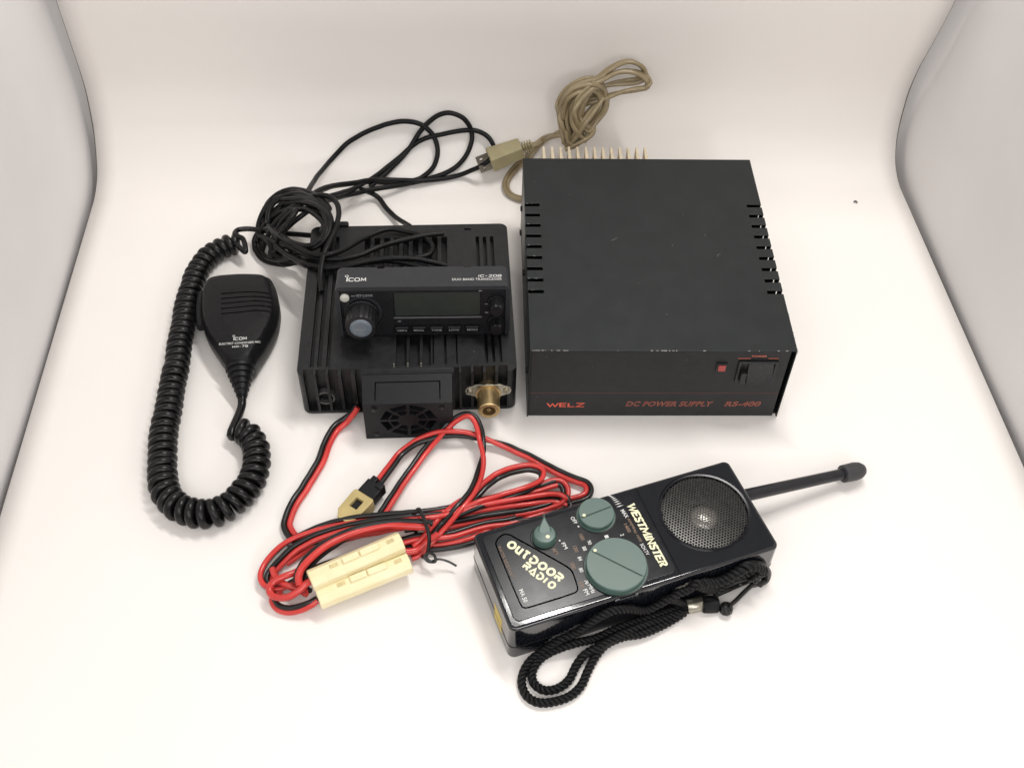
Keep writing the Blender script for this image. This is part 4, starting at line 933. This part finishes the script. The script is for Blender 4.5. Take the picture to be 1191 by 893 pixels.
# knobs
def knob(px, py, r, h, ang, dotang, name):
    c0 = rl(px, py, H+h); bm = B()
    lathe(bm, (c0.x, c0.y, H+.03), (0, 0, 1), [(0, r+.08), (.05, r+.08), (.06, r*.985), (h-.14, r*.985), (h-.12, r*1.0), (h-.05, r), (h-.0, r-.05)], 110, ribs=1, ribd=.012)
    kb = obj(name, bm, [M['teal']], RD, smooth=35)
    bm = B(); box(bm, -r*.9, r*.9, -.04, .04, H+h+.0, H+h+.034, None)
    bmesh.ops.transform(bm, matrix=Matrix.Translation((c0.x, c0.y, .0)) @ Matrix.Rotation(ang, 4, 'Z'), verts=bm.verts); obj("index_line", bm, M['teald'], kb)
    # raised half
    bm = B(); pts = [(math.cos(t)*(r-.06), math.sin(t)*(r-.06)) for t in [PI*k/30 for k in range(31)]]; pts = [p for p in pts if p[1] > .04] ; pts = [(math.sqrt((r-.06)**2-.0016), .04)]+pts[0:]+[(-math.sqrt((r-.06)**2-.0016), .04)]
    prism(bm, pts, H+h+.025, H+h+.07)
    bmesh.ops.transform(bm, matrix=Matrix.Translation((c0.x, c0.y, 0)) @ Matrix.Rotation(ang, 4, 'Z'), verts=bm.verts); obj("raised_half", bm, M['teal'], kb)
    bm = B(); disc_flat(bm, (c0.x+math.cos(dotang)*(r-.3), c0.y+math.sin(dotang)*(r-.3), H+h+.07), (1, 0, 0), (0, 1, 0), .10, .006, 16); obj("index_dot", bm, M['cream'], kb)
    bm = B(); lathe(bm, (c0.x, c0.y, H+.0), (0, 0, 1), [(0, r+.13), (.055, r+.13), (.06, r+.05)], 56, capped=False); obj("knob_well", bm, M['blackp'], kb)
    return c0
def wang(p0, p1, z):
    a, b = rl(*p0, z), rl(*p1, z); d = b-a; return math.atan2(d.y, d.x)
a1 = wang((655, 432), (480, 345), H+.65)
knob(568, 390, 1.76, .44, a1+PI, a1-.08, "tuning_knob")
a2 = wang((445, 240), (555, 198), H+.55)
knob(500, 219, 1.08, .40, a2, a2+PI-.12, "volume_knob")
# pointer knob
z3 = H+.55; c0 = rl(327, 288, z3); tp_ = rl(325, 212, z3); dv = (tp_-c0); dl = dv.length; an_ = math.atan2(dv.y, dv.x)
bm = B(); lathe(bm, (0, 0, H+.03), (0, 0, 1), [(0, .72), (.4, .68), (.5, .6), (.53, .3)], 36)
pk = [(dl, 0), (.45, .38), (.2, .55), (-.2, .3), (-.2, -.3), (.2, -.55), (.45, -.38)]
pb = B(); prism(pb, [(x, y*.78) for x, y in pk], H+.05, H+.62)
for v in pb.verts:
    if v.co.x > 1 and v.co.z > H+.3: v.co.z -= .28
    if v.co.x < 0 and v.co.z > H+.3: v.co.z -= .12
TM = Matrix.Translation((c0.x, c0.y, 0)) @ Matrix.Rotation(an_, 4, 'Z')
bmesh.ops.transform(bm, matrix=TM, verts=bm.verts); bmesh.ops.transform(pb, matrix=TM, verts=pb.verts)
bk = obj("band_knob", bm, M['teal'], RD); obj("pointer", pb, M['teal'], bk, bevel=.12, seg=3)
bm = B(); q = rl(337, 300, z3); disc_flat(bm, (q.x, q.y, z3+.03), (1, 0, 0), (0, 1, 0), .12, .005, 16); obj("index_dot", bm, M['cream'], bk)
bm = B(); lathe(bm, (c0.x, c0.y, H+.0), (0, 0, 1), [(0, .86), (.055, .86), (.06, .8)], 36, capped=False); obj("knob_well", bm, M['blackp'], bk)
# side lug under the big knob, end label, battery seam
bm = B(); q = rl(600, 490, H); box(bm, q.x-.75, q.x+.75, -.1, .3, H-.55, H-.12); obj("knob_guard", bm, M['gloss'], RD, bevel=.06)
bm = B(); box(bm, -.012, .05, 1.4, 2.6, .5, 2.1); obj("end_label", bm, M['yellow'], RD, smooth=0)
bm = B(); box(bm, -.02, W+.02, -.02, D+.02, 1.15, 1.2); vround(bm, .42, 5); obj("case_seam", bm, M['blk'], RD)
# antenna
p0 = P(862, 577, 2.2); p1 = P(985, 550, 1.0); p2 = P(1010, 543, .72); dA = (p1-p0).normalized()
bm = B(); lathe(bm, p0, dA, [(0, .40), ((p1-p0).length*1.02, .36)], 24); ant = obj("antenna", bm, mat("black_rubber_antenna", (.009, .0095, .012), .3, noise=.2, nscale=100, bump=.2), RD, world=RD)
bm = B(); lathe(bm, p1-dA*.35, dA, [(0, .43), (.03, .57), (.95, .60), (1.35, .53), (1.62, .37), (1.75, .13)], 28); obj("antenna_tip", bm, mat("grey_rubber_cap", (.035, .035, .037), .55, noise=.2, bump=.2), ant, world=RD)
# wrist strap
rm = frame(RD); fo_ = rm @ Vector((0, 0, 0)); fx = (rm.to_3x3() @ Vector((1, 0, 0))); fn = (rm.to_3x3() @ Vector((0, -1, 0)))
k6b = crop(580, 680, 3.722)
def hug(x, y, r=.22, up=0):
    u, v = k6b(x, y); g = P(u, v, r+up); d_ = (g-fo_).dot(fn)
    if d_ < r+.06 and -1 < (g-fo_).dot(fx) < W+2:
        g = onplane(u, v, fo_+fn*(r+.08+up), fn)
        g.z = min(g.z, 3.0)
    return g
def rope(bm, path, R=.155, r=.118, pitch=.85, ns=3):
    for k in range(ns): tube(bm, helix(path, R, pitch, 14, phase=2*PI*k/ns), r, 7)
bm = B()
rope(bm, spline([hug(*p) for p in ((805, 85, .25), (740, 62, .25), (690, 85, .25), (630, 112, .25), (560, 104, .25), (490, 112, .25), (430, 140, .25), (375, 178, .25), (320, 215, .25), (260, 240, .25), (190, 285, .25), (128, 340, .25), (100, 410, .25), (118, 475, .25), (170, 508, .25), (240, 505, .25), (310, 480, .25), (358, 435, .25), (385, 375, .25), (420, 310, .3), (465, 258, .4), (540, 225, .5), (620, 212, .4), (710, 175, .3), (790, 128, .3), (815, 105, .3))], 8))
rope(bm, spline([hug(*p) for p in ((815, 95, .3), (740, 115, .35), (660, 140, .4), (580, 165, .4), (500, 195, .5), (420, 232, .6), (340, 250, .6), (260, 275, .5), (190, 312, .3), (150, 365, .25), (150, 420, .25), (195, 455, .25), (255, 448, .25), (305, 410, .25), (335, 350, .3), (375, 300, .5), (440, 265, .7), (520, 218, .7), (600, 185, .6), (700, 150, .5), (800, 112, .4))], 8))
strap = obj("wrist_strap", bm, M['rope'], RD, world=RD, smooth=60)
cA, cB = hug(812, 95, .35), hug(885, 80, .35)
bm = B(); lathe(bm, cA, cB-cA, [(0, .40), (.05, .44), ((cB-cA).length*.95, .44), ((cB-cA).length, .4)], 20)
obj("metal_clasp", bm, M['nickel'], strap, world=RD)
kc = crop(770, 650, 8.507)
def hc_(x, y, r=.2, up=0):
    u, v = kc(x, y); xx, yy = (u-580)*3.722, (v-680)*3.722; return hug(xx, yy, r, up)
bm = B(); cC, cD = hc_(390, 455, .35), hc_(555, 440, .35)
lathe(bm, cC, cD-cC, [(0, .4), (.08, .5), (.5, .52), ((cD-cC).length-.1, .5), ((cD-cC).length, .42)], 14)
for v in bm.verts: v.co += Vector((random.uniform(-.03, .03), random.uniform(-.03, .03), random.uniform(-.03, .03)))
obj("stopper", bm, M['rope'], strap, world=RD, smooth=0)
bm = B()
for cc, rr in ((hc_(635, 490, .4), .42), (hc_(930, 190, .35, .3), .30)):
    for k in range(4):
        nrm = Vector((random.uniform(-1, 1), random.uniform(-1, 1), random.uniform(.1, 1))).normalized(); a_, b_ = basis(nrm)
        tube(bm, [cc+(a_*math.cos(t*PI/8)+b_*math.sin(t*PI/8))*rr*.62 for t in range(17)], rr*.42, 7)
tube(bm, spline([hc_(520, 365, .14, .6), hc_(650, 310, .14, .5), hc_(780, 250, .14, .4), hc_(900, 200, .14, .3), hc_(985, 195, .14, .3)], 6), .13, 8)
tube(bm, spline([hc_(660, 470, .14, .4), hc_(740, 400, .14, .4), hc_(840, 300, .14, .3), hc_(950, 210, .14, .3)], 6), .14, 8)
tube(bm, spline([hc_(560, 320, .14, .1), hc_(660, 250, .14, .1), hc_(770, 215, .14, .1), hc_(860, 190, .14, .1), hc_(980, 170, .14, .2), hc_(1040, 130, .14, 0)], 6), .11, 8)
tube(bm, spline([hc_(960, 250, .14, .3), hc_(1030, 200, .14, .3), hc_(1045, 130, .14, .1), hc_(1000, 70, .14, 0), hc_(900, 45, .14, 0), hc_(800, 65, .14, 0)], 6), .22, 8)
obj("strap_thread", bm, M['blk'], strap, world=RD)
bm = B()
rope(bm, spline([hc_(*p) for p in ((395, 235, .25), (460, 240, .25), (540, 230, .25), (640, 190, .25), (740, 130, .25), (840, 75, .25), (930, 80, .25), (1010, 115, .25))], 8), .21, .155, 1.0)
rope(bm, spline([hc_(*p) for p in ((340, 250, .3), (420, 280, .35), (520, 300, .3), (620, 245, .25), (760, 160, .25), (900, 110, .25))], 8), .18, .135, .9)
rope(bm, spline([hc_(*p) for p in ((60, 400, .25), (150, 345, .25), (260, 300, .25), (340, 240, .25), (420, 260, .3))], 8), .155, .118, .85)
obj("strap_loop", bm, M['rope'], strap, world=RD, smooth=60)
bm = B(); lathe(bm, rm.inverted() @ hug(1120, -10, .0), (0, -1, 0), [(-.1, .5), (.2, .5), (.25, .35)], 20); obj("strap_eyelet", bm, M['gloss'], RD)
